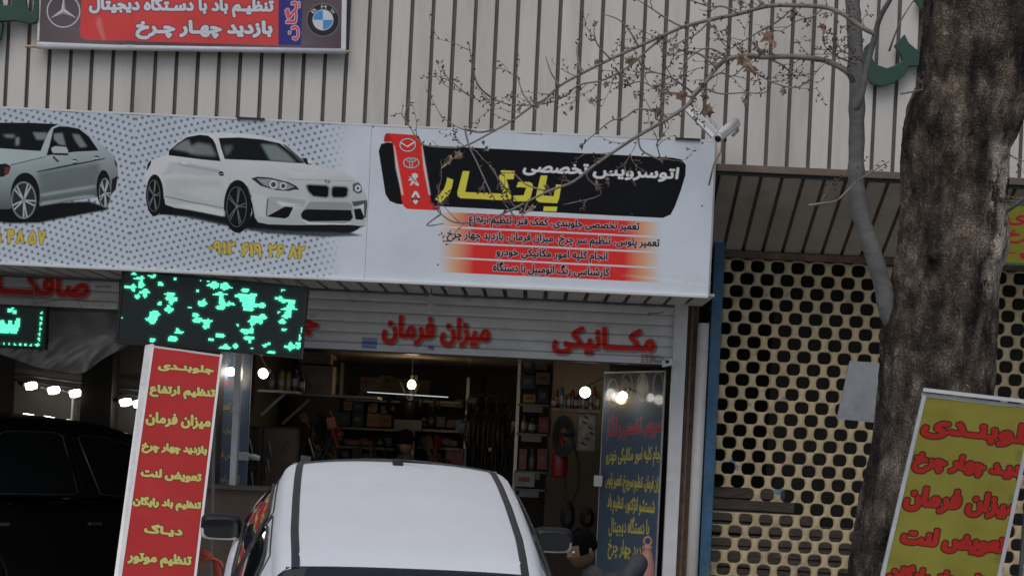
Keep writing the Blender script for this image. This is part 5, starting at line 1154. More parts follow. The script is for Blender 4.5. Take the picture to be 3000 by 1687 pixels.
# ------------------------------------------------------------------ cars
m_cwhite = mat('white_car_paint', (.85, .86, .86), .5, var=.02, coat=.12, dirt=.08, dirtc=(.5, .48, .45), ds=4)
m_rub = mat('black_rubber_trim', (.045, .043, .045), .5, var=.1)
m_glass = mat('dark_car_glass', (.012, .016, .018), .04, var=0, spec=.9)
m_tyre = mat('tyre', (.02, .02, .02), .85, var=.2); m_rim = mat('rim_silver', (.4, .41, .42), .3, .8)
m_redl = mat('red_lens', (.45, .02, .02), .15); m_amber = mat('amber_lens', (.6, .2, .02), .2); m_clear = mat('clear_lens', (.5, .5, .5), .1)
def car(label, M4, paint, trim, roof, belt, W, yr, yf, zs, cat='car', name='parked_car', rear_glass=None, mirror=True, antenna=True, lights=m_redl, wtrim=None):
    """roof: list of (y, half width, z); belt: list of (y, half width, z) both rear to front; body runs from yr to yf"""
    root = empty(name, label=label, cat=cat); root.matrix_world = M4
    def add(mb, n_, m, sm=True, **k):
        return mb.build(n_, m, root, sm, **k)
    # lower body loft
    rows = []
    ys = [yr, yr+.03, yr+.12, yr+.35]+[yr+.6+(yf-yr-1.2)*k/10 for k in range(11)]+[yf-.35, yf-.12, yf-.03, yf]
    for y in ys:
        t = (y-yr)/(yf-yr); end = min(1, min(y-yr, yf-y)/.30)**.5
        zt = float(np.interp(y, [p[0] for p in zs], [p[1] for p in zs])); wy = W*(.90+.10*min(1, min(y-yr, yf-y)/.7)**.6)*(.93+.07*end)
        zb = .24; half = [(0, zt+.015), (wy*.5, zt+.01), (wy*.84, zt-.012), (wy*.955, zt-.06), (wy, zt-.17), (wy*1.005, zt-.30), (wy, .48), (wy*.985, .34), (wy*.9, zb)]
        row = [(x, y, z-(.0 if end > .6 else (z-.55)*(1-end)*.25)) for x, z in half]; rows.append(row)
    mb = MB(); full = [[(-x, y, z) for x, y, z in r[::-1]]+r[1:] for r in rows]; mb.grid(full)
    n = len(full[0]); k = (len(full)-1)*n; mb.f += [tuple(range(n)), tuple(k+i for i in range(n))]
    o = add(mb, 'body', paint); md = o.modifiers.new('sub', 'SUBSURF'); md.levels = md.render_levels = 1
    # roof panel with crown
    rl = []
    ry = [p[0] for p in roof]; NX = 12
    for y in np.linspace(roof[0][0], roof[-1][0], 22):
        hw = float(np.interp(y, ry, [p[1] for p in roof])); z = float(np.interp(y, ry, [p[2] for p in roof]))
        rl.append([(hw*s_, y, z+float(np.interp(y, [0, .25, .9, 1.74], [.008, .026, .036, .030]))*(1-abs(s_)**2.6)) for s_ in np.linspace(-1, 1, NX*2+1)])
    add(MB().grid(rl), 'roof_panel', paint)
    for s_ in (-1, 1):
        g_ = []; rail = []
        for y in np.linspace(roof[0][0]-.03, roof[-1][0]+.02, 22):
            hw = float(np.interp(y, ry, [p[1] for p in roof])); z = float(np.interp(y, ry, [p[2] for p in roof]))
            g_.append([(s_*(hw-.004), y, z+.003), (s_*(hw+.008), y, z+.007), (s_*(hw+.024), y, z+.004), (s_*(hw+.031), y, z-.003)])
            rail.append([(s_*(hw+.029), y, z-.002), (s_*(hw+.062), y, z-.012), (s_*(hw+.085), y, z-.032), (s_*(hw+.100), y, z-.065), (s_*(hw+.108), y, z-.085)])
        add(MB().grid(g_), 'roof_gutter_strip', trim); add(MB().grid(rail), 'roof_rail', paint)
        # side: greenhouse surface from the rail to the belt
        def sd(y, t):
            hw = float(np.interp(y, ry, [p[1] for p in roof]))+.108; z = float(np.interp(y, ry, [p[2] for p in roof]))-.085
            by = [p[0] for p in belt]; bw = float(np.interp(y, by, [p[1] for p in belt])); bz = float(np.interp(y, by, [p[2] for p in belt]))
            bulge = .018*math.sin(PI*t)
            return Vector((s_*(hw*(1-t)+bw*t+bulge), y, z*(1-t)+bz*t))
        y0, y1 = roof[0][0], roof[-1][0]
        lean0, lean1 = (belt[0][0]-y0), (belt[-1][0]-y1)
        def sp2(a, t):                         # a runs rear to front along the side, pillars leaning outward at both ends
            yt = y0+(y1-y0)*a; yb = belt[0][0]+(belt[-1][0]-belt[0][0])*a; return sd(yt*(1-t)+yb*t, t) if True else None
        add(MB().grid([[sp2(a, t) for t in np.linspace(0, 1, 8)] for a in np.linspace(0, 1, 30)]), 'side_frame', paint)
        wn = [(.20, .50), (.575, .945)]
        for wi, (a0, a1) in enumerate(wn):
            out = Vector((s_*.006, 0, .003)); rr = []; fr = []
            for a in np.linspace(a0, a1, 14):
                e_ = min(a-a0, a1-a); c_ = .05*max(0, 1-e_/.035)
                rr.append([sp2(a, t)+out for t in np.linspace(.07+c_, .97-c_*.5, 6)])
            add(MB().grid(rr), 'window', m_glass)
            loop = [r[0] for r in rr]+[r[-1] for r in rr[::-1]]; loop.append(loop[0]); loop.append(loop[1])
            add(MB().tube([p+out for p in loop], .006, 6), 'window_trim', wtrim or trim)
            loop2 = [sp2(a0-.022, t)+out*.4 for t in np.linspace(.98, .02, 8)]+[sp2(a, .012)+out*.4 for a in np.linspace(a0-.015, a1+.015, 14)]+[sp2(a1+.02, t)+out*.4 for t in np.linspace(.02, .98, 8)]
            add(MB().tube(loop2, .004, 5), 'door_seam', trim)
        if mirror:
            p = sp2(.93, .93); c = p+Vector((s_*.135, .03, -.03))
            hs = MB(); rws = []
            for k in range(7):
                t = k/6; w_ = [.6, .92, 1, 1, .97, .8, .45][k]
                rws.append([(c.x+s_*.105*w_*math.copysign(abs(math.cos(q_))**.42, math.cos(q_)), c.y-.03+.11*t, c.z+.064*w_*math.copysign(abs(math.sin(q_))**.42, math.sin(q_))) for q_ in np.linspace(0, 2*PI, 21)])
            hs.grid(rws)
            mh = add(hs, 'mirror_housing', m_black); o2 = mh
            sh_ = MB().grid([[(x, y, z-.006) for x, y, z in r[12:21]] for r in rws]); s2 = sh_.build('mirror_shell', paint, mh, True)
            mg = MB().lathe([(.001, 0), (1, 0), (1, .004), (.001, .004)], 20); vs = [Vector((math.copysign(abs(q_[0])**.5, q_[0])*.088, q_[2], math.copysign(abs(q_[1])**.5, q_[1])*.050)) for q_ in mg.v]
            MB().add([v_+c+Vector((0, -.034, 0)) for v_ in vs], mg.f).build('mirror_glass', m_glass, mh)
            add(MB().tube([p+Vector((0, 0, -.02)), c+Vector((-s_*.10, .04, -.02))], [.03, .022], 10), 'mirror_foot', m_black)
        # wheels
        for wy_, wn_ in ((float(yr+.78 if yr < -1 else yr+.7), 0), (yf-.82, 1)):
            w0 = add(MB().lathe([(.14, -.09), (.29, -.09), (.305, -.06), (.305, .06), (.29, .09), (.14, .09)], 28, (s_*(W-.10), wy_, .30), Matrix.Rotation(PI/2, 3, 'Y')), 'wheel', m_tyre)
            MB().lathe([(.01, .03), (.06, .05), (.13, .04), (.20, .085), (.205, .095), (.19, .06)], 24, (s_*(W-.105), wy_, .30), Matrix.Rotation(s_*PI/2, 3, 'Y')).build('rim', m_rim, w0, True)
            ar = MB().tube([(s_*(W+.002), wy_+.355*math.cos(q_), .30+.355*math.sin(q_)) for q_ in np.linspace(0, PI, 18)], .018, 6); add(ar, 'wheel_arch', trim)
    # front and rear screens
    for (ra, be, nm) in ((roof[0], belt[0], 'rear_window'), (roof[-1], belt[-1], 'windscreen')):
        sg = -1 if nm == 'rear_window' else 1
        rr = []; fr = []
        for t in np.linspace(0, 1, 8):
            y = ra[0]*(1-t)+be[0]*t+sg*(.012); hw = (ra[1]+.05)*(1-t)+(be[1]-.03)*t; z = (ra[2])*(1-t)+be[2]*t
            rr.append([(hw*s_, y+sg*.06*(1-s_*s_), z+(.008 if sg < 0 else .03)*(1-s_*s_)*(1-t)+.02*math.sin(PI*t)) for s_ in np.linspace(-1, 1, 13)])
        full_ = [[Vector(p) for p in r] for r in rr]
        inner = [r[1:-1] for r in full_][0:]
        add(MB().grid(full_), 'screen_frame', trim if nm == 'rear_window' else paint)
        add(MB().grid([[p+Vector((0, sg*.004, .006)) for p in r[1:-1]] for r in full_[1:]] if nm != 'rear_window' else [[p+Vector((0, sg*.004, .006)) for p in r[1:-1]] for r in (full_[:1]+full_[1:])]), nm, m_glass)
    for s_ in (-1, 1):
        add(MB().box((s_*(W-.20), yr+.02, .72), (.32, .08, .16)), 'tail_light', lights, False, bevel=.02)
        add(MB().box((s_*(W-.24), yf-.02, .62), (.34, .10, .14)), 'headlight', m_clear, False, bevel=.02)
        for y in (.35, 1.30): add(MB().box((s_*(W+.012), y, .80), (.02, .14, .03)), 'door_handle', wtrim or trim, False, bevel=.006)
    add(MB().box((0, yr-.03, .44), (W*1.86, .14, .18)), 'bumper', trim, False, bevel=.03); add(MB().box((0, yf+.0, .42), (W*1.8, .14, .2)), 'bumper', trim, False, bevel=.03)
    add(MB().box((0, yr-.03, .62), (.50, .02, .11)), 'number_plate', m_white, False)
    if antenna:
        y = roof[-1][0]-.16; z = roof[-1][2]+.055
        an = add(MB().box((.0, y, z+.008), (.05, .09, .03)), 'antenna', m_black, False, bevel=.008)
        MB().tube([(0, y+.02, z+.018), (.16, y-.10, z+.036)], [.005, .003], 6).build('rod', m_black, an)
    return root
d1 = 7.65
Ra = P(1205, 1655, d1); 
yaw, pit = math.radians(6.9), math.radians(12.2)
Rm = Matrix.Rotation(yaw, 4, 'Z') @ Matrix.Rotation(pit, 4, 'X')
roof = [(0, .460, 1.350), (.08, .462, 1.376), (.38, .472, 1.396), (.9, .474, 1.406), (1.3, .472, 1.404), (1.62, .466, 1.392), (1.74, .460, 1.365)]
M4 = Matrix.Translation(Ra) @ Rm @ Matrix.Translation((0, 0, -1.372))
belt = [(-.60, .72, .96), (.0, .76, .945), (1.3, .765, .93), (2.30, .74, .93)]
zsw = [(-1.55, .93), (-1.2, .965), (-.6, .965), (0, .95), (2.1, .93), (2.4, .90), (3.0, .80), (3.3, .72)]
wc = car('white saloon with black roof strips, nose lifted toward the open garage', M4, m_cwhite, m_rub, roof, belt, .84, -1.25, 3.05, zsw)
# steel ramps under its front wheels
for s_ in (-1, 1):
    p = M4 @ Vector((s_*.735, 3.05-.82, 0)); mb = MB(); z0 = .118 if p.y < 14.2 else .302
    mb.add([(p.x-.15, p.y-.9, z0), (p.x+.15, p.y-.9, z0), (p.x+.15, p.y+.3, z0), (p.x-.15, p.y+.3, z0), (p.x-.15, p.y-.9, z0+.02), (p.x+.15, p.y-.9, z0+.02), (p.x+.15, p.y+.3, p.z-.02), (p.x-.15, p.y+.3, p.z-.02), (p.x-.15, p.y-.15, p.z-.02), (p.x+.15, p.y-.15, p.z-.02)],
           [(0, 3, 2, 1), (0, 1, 5, 4), (2, 3, 7, 6), (4, 5, 9, 8), (8, 9, 6, 7), (0, 4, 8, 7, 3), (1, 2, 6, 9, 5)])
    mb.build('wheel_ramp', m_steel, label='steel ramp under the %s front wheel of the white car' % ('left' if s_ < 0 else 'right'), cat='ramp', group='wheel ramps under the white car')
# dark hatchback in the left shop
m_dk = mat('black_car_paint', (.005, .005, .0055), .06, var=0, coat=1)
roofd = [(0, .46, 1.60), (.15, .50, 1.66), (.5, .54, 1.70), (1.0, .55, 1.705), (1.5, .54, 1.67), (1.85, .51, 1.60), (2.05, .49, 1.53)]
beltd = [(-.42, .74, 1.04), (.3, .79, 1.03), (1.5, .79, 1.02), (2.75, .76, .99)]
Md = Matrix.Translation(P(60, 1560, 15.7)*1.0) @ Matrix.Rotation(math.radians(-24), 4, 'Z'); Md = Matrix.Translation((-5.28, 15.83, .30)) @ Matrix.Rotation(math.radians(-40), 4, 'Z')
dc = car('shiny black hatchback in the dark left bay under the wall lamps', Md, m_dk, m_black, roofd, beltd, .86, -.62, 3.4, [(-.62, 1.0), (0, 1.03), (2.6, 1.0), (3.1, .9), (3.4, .75)], antenna=False, wtrim=m_steel)

# ------------------------------------------------------------------ lamps
def lamp_mat(name, c, s_):
    return mat(name, (.8, .8, .8), .4, var=0, emit=c, es=s_)
m_lampw = lamp_mat('lit_lamp_white', (1, .96, .88), 14); m_lampy = lamp_mat('lit_lamp_warm', (1, .72, .36), 16); m_tube = lamp_mat('lit_tube', (.85, .93, 1), 1.2)
def point(name, loc, e, c, parent, r=.04):
    l = bpy.data.lights.new(name, 'POINT'); l.energy = e; l.color = c; l.shadow_soft_size = r
    o = bpy.data.objects.new(name, l); COL.objects.link(o); o.parent = parent; o.location = loc; return o
def spot(u, v, Y, rx, rz, d, label, group, e=2.0, c=(1, .93, .82), arm=(0, .3, .1)):
    p = P(u, v, Y); root = empty('wall_lamp', tuple(p), label=label, cat='lamp', group=group)
    d = Vector(d).normalized(); q_ = d.to_track_quat('Z', 'Y').to_matrix()
    MB().lathe([(.001, .040), (.6*rx, .034), (rx, .012), (rx*.98, -.012), (rx*.6, -.03)], 16, rot=q_).build('bulb', m_lampw, root, True)
    MB().lathe([(rx*.98, .004), (rx*1.02, -.02), (rx*.6, -.09), (.02, -.10)], 16, rot=q_).build('lamp_shade', m_galv, root, True)
    MB().tube([-d*.09, -d*.09+Vector(arm)], .007, 6).build('arm', m_steel, root)
    if e: point('lamp_light', tuple(d*.09), e, c, root)
    return root
G1 = 'bare lamps on the left bay wall'
for i, (u, v, lb) in enumerate(((91, 1130, 'first lit lamp from the left on the pale bay wall'), (157, 1143, 'second lit lamp from the left on the pale bay wall'), (220, 1152, 'third lit lamp from the left on the pale bay wall'), (368, 1178, 'fourth lit lamp from the left, beyond the dark pillar'), (406, 1182, 'lit lamp just left of the red leaning banner'))):
    p = P(u, v, 18.2); root = empty('wall_lamp', tuple(p), label=lb, cat='lamp', group=G1)
    MB().lathe([(.001, -.055), (.032, -.048), (.040, 0), (.032, .05), (.015, .06)], 14, rot=Matrix.Rotation(PI/2-.2, 3, 'Y')).build('bulb', m_lampw, root, True)
    MB().tube([(-.06, 0, .01), (-.12, .03, .02), (-.15, .2, .02)], [.02, .018, .01], 8).build('socket', m_black, root)
    point('lamp_light', (0, -.06, -.03), .9, (1, .93, .80), root)
spot(772, 1093, 14.95, .042, .04, (-.35, -1, -.35), 'lit spot lamp beside the canned goods on the left shelf', 'spot lamps lighting the garage', 1.1, arm=(-.08, .05, .12))
spot(1714, 1148, 15.5, .046, .05, (.2, -1, -.35), 'lit spot lamp in front of the right shelf of cans', 'spot lamps lighting the garage', 1.1, arm=(.16, .1, .10))
spot(1825, 1159, 14.90, .036, .04, (-.1, -1, -.2), 'lit lamp shining beside the blue glass panel', 'spot lamps lighting the garage', 0.7, arm=(.02, .1, .05))
spot(676, 1088, 14.75, .036, .04, (.1, -1, -.2), 'added lit lamp standing for a reflection in the left blue printed panel', 'spot lamps lighting the garage', 0.6, arm=(-.02, .1, .06))  # reflection in the printed glass, built as an added lamp
pb = P(1206, 1127, 16.6); root = empty('ceiling_bulb', tuple(pb), label='glowing round bulb hanging from the garage ceiling', cat='lamp')
MB().lathe([(.001, -.04), (.025, -.034), (.038, -.012), (.038, .010), (.026, .032), (.014, .045)], 18).build('bulb', m_lampy, root, True)
MB().tube([(0, 0, .045), (0, 0, .09)], .016, 10).build('socket', m_black, root); MB().tube([(0, 0, .09), (0, 0, 2.69-pb.z)], .004, 6).build('cord', m_dark, root)
point('lamp_light', (0, -.15, -.02), 8, (1, .74, .42), root, .05)
a, b_ = P(1076, 1148, 18.0), P(1313, 1163, 18.0); root = empty('led_tube', tuple(a), label='thin cold white tube lamp along the top of the rear shelves', cat='lamp')
o = MB().tube([a, b_], .004, 8).build('tube', m_tube, root); o.matrix_parent_inverse = Matrix.Translation(-a)
# ------------------------------------------------------------------ shelves and stock of the garage
m_shelf = mat('shelf_metal', (.14, .14, .14), .4, .3)
CC_ = {'orange': (.50, .16, .035), 'dark blue': (.03, .06, .13), 'red': (.40, .04, .03), 'yellow': (.50, .36, .05), 'white': (.55, .55, .52), 'brown': (.2, .13, .08), 'black': (.02, .02, .02), 'grey': (.22, .23, .24), 'blue': (.05, .16, .36), 'green': (.05, .16, .08), 'teal': (.05, .15, .19)}
def goods(c): return mat('goods_'+c.replace(' ', '_'), tuple(q_*.5 for q_ in CC_[c]), .42, var=.15, vs=12, dirt=.4, dirtc=(.1, .08, .06), ds=20)
me_cache = {}
def item(kind, c, p, w_, h_, d_=None, label='', group=None, name=None, rot=0):
    key = (kind, c)
    if key not in me_cache:
        if kind == 'can': mb = MB().lathe([(.46, 0), (.5, .02), (.5, .80), (.47, .86), (.26, .93), (.24, 1.0)], 14)
        elif kind == 'bottle': mb = MB().lathe([(.45, 0), (.5, .03), (.5, .62), (.38, .74), (.17, .80), (.17, .92), (.22, .93), (.22, 1.0)], 12)
        else: mb = MB().box((0, 0, .5), (1, 1, 1))
        me_cache[key] = mb.mesh(kind, goods(c), kind != 'box')
    root = link(name or {'can': 'tin_can', 'bottle': 'oil_bottle', 'box': 'carton'}[kind], me_cache[key]); root.location = p; root.scale = (w_, d_ or w_, h_); root.rotation_euler = (0, 0, rot)
    tag(root, label, {'can': 'can', 'bottle': 'bottle', 'box': 'box'}[kind], group)
    # printed label band
    if kind == 'box':
        lb = MB().box((0, -.502, .52), (.55, .01, .34)).mesh('printed_patch', goods('grey' if c not in ('white', 'yellow', 'orange', 'grey') else ('brown' if c == 'orange' else 'red'))) if ('lab', c) not in me_cache else me_cache[('lab', c)]; me_cache[('lab', c)] = lb
        o = link('printed_patch', lb, root)
    else:
        key2 = ('band', kind, c)
        if key2 not in me_cache: me_cache[key2] = MB().lathe([(.505, .22), (.508, .23), (.508, .56), (.505, .57)], 14).mesh('label_band', goods('white' if c != 'white' else 'red'), True)
        link('label_band', me_cache[key2], root)
    return root
# rear shelving: four boards each with goods
YSH = 18.35
boards = [(1000, 1165, 1172, 0), (1210, 1170, 1350, 2), (980, 1248, 1190, 1), (1206, 1254, 1360, 3), (984, 1304, 1155, 4), (1222, 1306, 1345, 5)]
names = ['top left', 'middle left', 'top right', 'middle right', 'lower left', 'lower right']
rack = empty('shelf_rack', (P(1180, 1300, 18.5).x, 18.5, .3), label='tall metal rack of boards and parcels across the rear wall', cat='shelf'); invR = Matrix.Translation(-rack.location)
for u0, v0, u1, k in boards:
    a, b_ = P(u0, v0, YSH), P(u1, v0+(u1-u0)*.047, YSH)
    o = MB().box(((a.x+b_.x)/2, YSH+.18, a.z-.012), (b_.x-a.x, .36, .024)).build('shelf_board', m_shelf, rack); o.matrix_parent_inverse = invR
for u0 in (982, 1192, 1204, 1360):
    x = P(u0, 1300, YSH).x; o = MB().box((x, YSH+.30, 1.45), (.03, .03, 2.3)).build('upright', m_steel, rack); o.matrix_parent_inverse = invR
for z in (.75, .45):
    o = MB().box(((P(985, 1300, YSH).x+P(1360, 1300, YSH).x)/2, YSH+.18, z), (1.3, .36, .024)).build('shelf_board', m_shelf, rack); o.matrix_parent_inverse = invR
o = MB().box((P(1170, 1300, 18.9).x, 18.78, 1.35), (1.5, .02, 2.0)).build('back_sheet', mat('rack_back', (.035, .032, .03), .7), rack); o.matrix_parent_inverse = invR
stock = [ # u, v(bottom), width px, height px, kind, colour, row name
 (1010, 1165, 20, 20, 'box', 'brown'), (1060, 1163, 22, 16, 'box', 'brown'), (1095, 1166, 40, 18, 'box', 'dark blue'), (1140, 1168, 30, 16, 'box', 'dark blue'),
 (1018, 1202, 25, 27, 'box', 'orange'), (1050, 1205, 32, 28, 'box', 'dark blue'), (1091, 1208, 27, 27, 'box', 'orange'), (1128, 1212, 22, 12, 'box', 'blue'), (1124, 1200, 14, 12, 'box', 'brown'), (1149, 1206, 14, 24, 'can', 'red'),
 (1010, 1246, 34, 40, 'box', 'teal'), (1050, 1248, 34, 40, 'box', 'dark blue'), (1092, 1249, 36, 38, 'box', 'orange'), (1131, 1250, 34, 36, 'box', 'orange'), (1164, 1250, 13, 30, 'bottle', 'black'), (1176, 1251, 12, 30, 'bottle', 'grey'),
 (1222, 1190, 26, 26, 'box', 'green'), (1262, 1192, 16, 20, 'can', 'grey'), (1300, 1190, 70, 16, 'box', 'yellow'), (1345, 1194, 24, 24, 'box', 'black'),
 (1218, 1252, 22, 22, 'box', 'orange'), (1240, 1246, 18, 26, 'can', 'white'), (1262, 1246, 20, 28, 'can', 'grey'), (1290, 1250, 26, 30, 'box', 'dark blue'), (1322, 1252, 30, 22, 'box', 'red'), (1350, 1253, 20, 26, 'box', 'black'),
 (995, 1290, 20, 18, 'box', 'blue'), (1030, 1302, 40, 14, 'box', 'red'), (1075, 1303, 34, 12, 'box', 'red'), (1112, 1305, 18, 22, 'can', 'teal'), (1136, 1306, 20, 24, 'box', 'brown'),
 (1238, 1302, 22, 14, 'box', 'orange'), (1265, 1303, 20, 18, 'can', 'grey'), (1300, 1305, 40, 22, 'box', 'black'), (1330, 1306, 18, 16, 'box', 'brown'),
 (1010, 1345, 26, 26, 'box', 'dark blue'), (1045, 1350, 20, 20, 'can', 'black'), (1080, 1352, 34, 24, 'box', 'teal'), (1120, 1352, 20, 22, 'can', 'dark blue'), (1270, 1352, 40, 26, 'box', 'grey'), (1318, 1360, 30, 44, 'box', 'red'), (1345, 1362, 22, 50, 'box', 'red')]
lvl = lambda v: 'top row' if v < 1197 and True else 'upper row' if v < 1216 else 'middle row' if v < 1260 else 'third row' if v < 1330 else 'low row'
side = lambda u: 'far left' if u < 1030 else 'left' if u < 1085 else 'centre left' if u < 1160 else 'centre' if u < 1235 else 'right' if u < 1310 else 'far right'
seen = {}
for u, v, w_, h_, kd, c in stock:
    p = P(u, v, YSH+.10); row = lvl(v)
    # rest on the nearest board below
    s_ = (YSH+.1)/F
    nm_ = {'box': 'carton', 'can': 'tin', 'bottle': 'bottle'}[kd]
    lb = '%s %s at the %s of the %s on the rear rack' % (c, nm_, side(u), row); n_ = seen.get(lb, 0); seen[lb] = n_+1
    if n_: lb = lb.replace(c, ('larger ' if w_ > 26 else 'narrower ')+c, 1)
    o = item(kd, c, (p.x, YSH+.16, p.z), w_*s_, h_*s_, .22 if kd == 'box' else None, lb, 'goods on the rear rack', rot=rnd.uniform(-.06, .06))
# signs on the rear wall
r5 = R(4.025, 900, 1020)
sN = Sheet(P(632/4.025+900, 335/4.025+1020, 19.33), (1, 0, 0), (0, 0, -1), .72, .26, 300, (.55, .50, .44))
mrk = A(150, 60, 60, .3)
sN.ell(690, 395, 52, 48, mrk, rg=r5, ring=11); sN.line([(655, 365), (725, 425)], 3, mrk, rg=r5); sN.line([(665, 392), (718, 386)], 2.5, (.1, .1, .1), rg=r5)
sN.text('سیگار', (762, 382), (820, 384), 7, (.08, .08, .08), .4, rg=r5); sN.text('ممنوع', (755, 428), (815, 430), 7, (.08, .08, .08), .4, rg=r5)
o = sN.sheet_mesh('no_smoking_sign', sN.material('no_smoking_print', .5), 1, 1, None, .004, m_edge); o = link('no_smoking_sign', o); tag(o, 'white no smoking notice with a red ring on the rear wall', 'notice')
sW = Sheet(P(850/4.025+900, 320/4.025+1020, 19.32), (1, 0, 0), (0, 0, -1), .15, .155, 300, (.55, .50, .44))
sW.poly([(860, 468), (925, 320), (1000, 405), (1000, 470)], (.55, .42, .06), rg=r5); sW.poly([(912, 350), (925, 342), (970, 385), (960, 396)], (.05, .05, .05), rg=r5); sW.poly([(862, 440), (1000, 440), (1000, 466), (860, 464)], (.5, .25, .06), rg=r5)
for k_ in range(3): sW.line([(885+k_*8, 405+k_*5), (925, 408+k_*5)], 1.5, (.3, .2, .1), rg=r5)
o = link('camera_warning_sign', sW.sheet_mesh('camera_warning_sign', sW.material('warning_print', .5), 1, 1, None, .004, m_edge)); tag(o, 'yellow camera warning triangle beside the no smoking notice', 'notice')
# left shelf with cans and big cartons
r7 = R(2.172, 680, 1020)
a, b_ = P(764, 1140, 15.3), P(868, 1143, 15.9)
ls = empty('wall_shelf', tuple(a), label='thin wall shelf on slanted white brackets, cans and cartons above it', cat='shelf'); inv = Matrix.Translation(-a)
zl = a.z
o = MB().box(((a.x+b_.x)/2+.03, 15.7, zl-.012), (b_.x-a.x+.1, .9, .02)).build('shelf_board', m_shelf, ls); o.matrix_parent_inverse = inv
for (u0, v0, u1, v1, Y) in ((764, 1216, 840, 1147, 15.35), (826, 1242, 906, 1170, 16.0)):
    o = MB().tube([P(u0, v0, Y), P(u1, v1, Y)], .016, 4).build('bracket', m_shelf, ls); o.matrix_parent_inverse = inv
for i, (u, w_, h_, kd, c, lb) in enumerate(((792, 20, 52, 'can', 'grey', 'grey tin nearest the lit spot lamp on the left shelf'), (822, 20, 60, 'can', 'yellow', 'first yellow tin with a white patch on the left shelf'), (842, 16, 58, 'can', 'yellow', 'slimmer yellow tin beside the first on the left shelf'), (862, 20, 66, 'bottle', 'dark blue', 'tall blue oil bottle on the left shelf'), (882, 16, 50, 'bottle', 'black', 'black bottle in front of the big cartons'))):
    p = P(u, 1138, 15.5); item(kd, c, (p.x, 15.55, zl), w_/F*15.5, h_/F*15.5, None, lb, 'tins on the left shelf')
p = P(932, 1148, 16.0); item('box', 'brown', (p.x, 16.1, p.z-.02), 92/F*16, 82/F*16, .5, 'large brown carton under the shutter on the left shelf', 'big cartons on the left')
p = P(932, 1066, 16.0); item('box', 'brown', (p.x-.02, 16.15, p.z), 92/F*16, 30/F*16, .45, 'flat brown carton on top of the large carton', 'big cartons on the left')
p = P(988, 1160, 16.3); item('box', 'black', (p.x, 16.3, p.z), 24/F*16, 100/F*16, .3, 'narrow dark upright carton right of the large carton', 'big cartons on the left')
MB().box((P(940, 1158, 16).x, 16.1, P(940, 1158, 16).z), (1.0, .5, .02)).build('shelf_plank', m_shelf, label='plank carrying the large brown cartons on the left', cat='shelf')
for i, (u0, v0, u1, v1) in enumerate(((715, 1248, 750, 1440), (772, 1250, 868, 1440))):
    a, b_ = P(u0, v0, 15.4+i*.5), P(u1, v1, 15.4+i*.5)
    fr = empty('framed_board', tuple(a), label=('narrow dark framed board beside the left jamb' if i == 0 else 'wide framed tool board on the left garage wall'), cat='frame'); inv = Matrix.Translation(-a)
    o = MB().box(((a.x+b_.x)/2, a.y+.02, (a.z+b_.z)/2), (b_.x-a.x, .02, a.z-b_.z)).build('board', m_tile if i else m_inner, fr); o.matrix_parent_inverse = inv
    for p, q_ in (((a.x, a.z), (b_.x, a.z)), ((b_.x, a.z), (b_.x, b_.z)), ((b_.x, b_.z), (a.x, b_.z)), ((a.x, b_.z), (a.x, a.z))):
        o = MB().tube([(p[0], a.y, p[1]), (q_[0], a.y, q_[1])], .012, 4).build('frame', m_dark, fr); o.matrix_parent_inverse = inv
    for k in range(5):
        x = rnd.uniform(a.x+.03, b_.x-.03); z = rnd.uniform(b_.z+.12, a.z-.08); ang = rnd.uniform(-.6, .6)
        o = MB().tube([(x, a.y-.012, z), (x+.12*math.sin(ang), a.y-.012, z-.12*math.cos(ang))], [.012, .007], 6).build('wrench', m_steel, fr); o.matrix_parent_inverse = inv
p = P(726, 1337, 15.0); root = empty('hand_dryer', tuple(p), label='small white wall bracket with nozzle on the left jamb', cat='bracket')
MB().box((-.04, 0, 0), (.10, .06, .07)).build('box', m_white, root, bevel=.008); MB().tube([(0, 0, 0), (.06, -.02, .0), (.10, -.03, -.01)], [.022, .026, .020], 12).build('nozzle', m_white, root, True)
# right shelf of cans on the pier, extinguisher, frame, hoses
a, b_ = P(1616, 1195, 16.05), P(1760, 1184, 15.75); zr = a.z
rs_ = empty('wall_shelf', tuple(a), label='dark shelf crowded with tins on the right wall', cat='shelf'); inv = Matrix.Translation(-a)
o = MB().box(((a.x+b_.x)/2, 15.9, zr-.015), (b_.x-a.x, .32, .03)).build('shelf_board', m_rust, rs_); o.matrix_parent_inverse = inv
cols = ['red', 'dark blue', 'blue', 'yellow', 'brown', 'red', 'dark blue', 'red', 'grey', 'black', 'white', 'red', 'brown']
for i, c in enumerate(cols):
    u = 1622+i*10.8; item('can' if i % 3 else 'bottle', c, (P(u, 1190, 15.85).x, 15.85+(.04 if i % 2 else 0), zr), .040, rnd.uniform(.11, .20), None, 'the %s %s, %s from the left on the right shelf' % (c, 'tin' if i % 3 else 'bottle', ['first', 'second', 'third', 'fourth', 'fifth', 'sixth', 'seventh', 'eighth', 'ninth', 'tenth', 'eleventh', 'twelfth', 'last'][i]), 'tins on the right shelf')
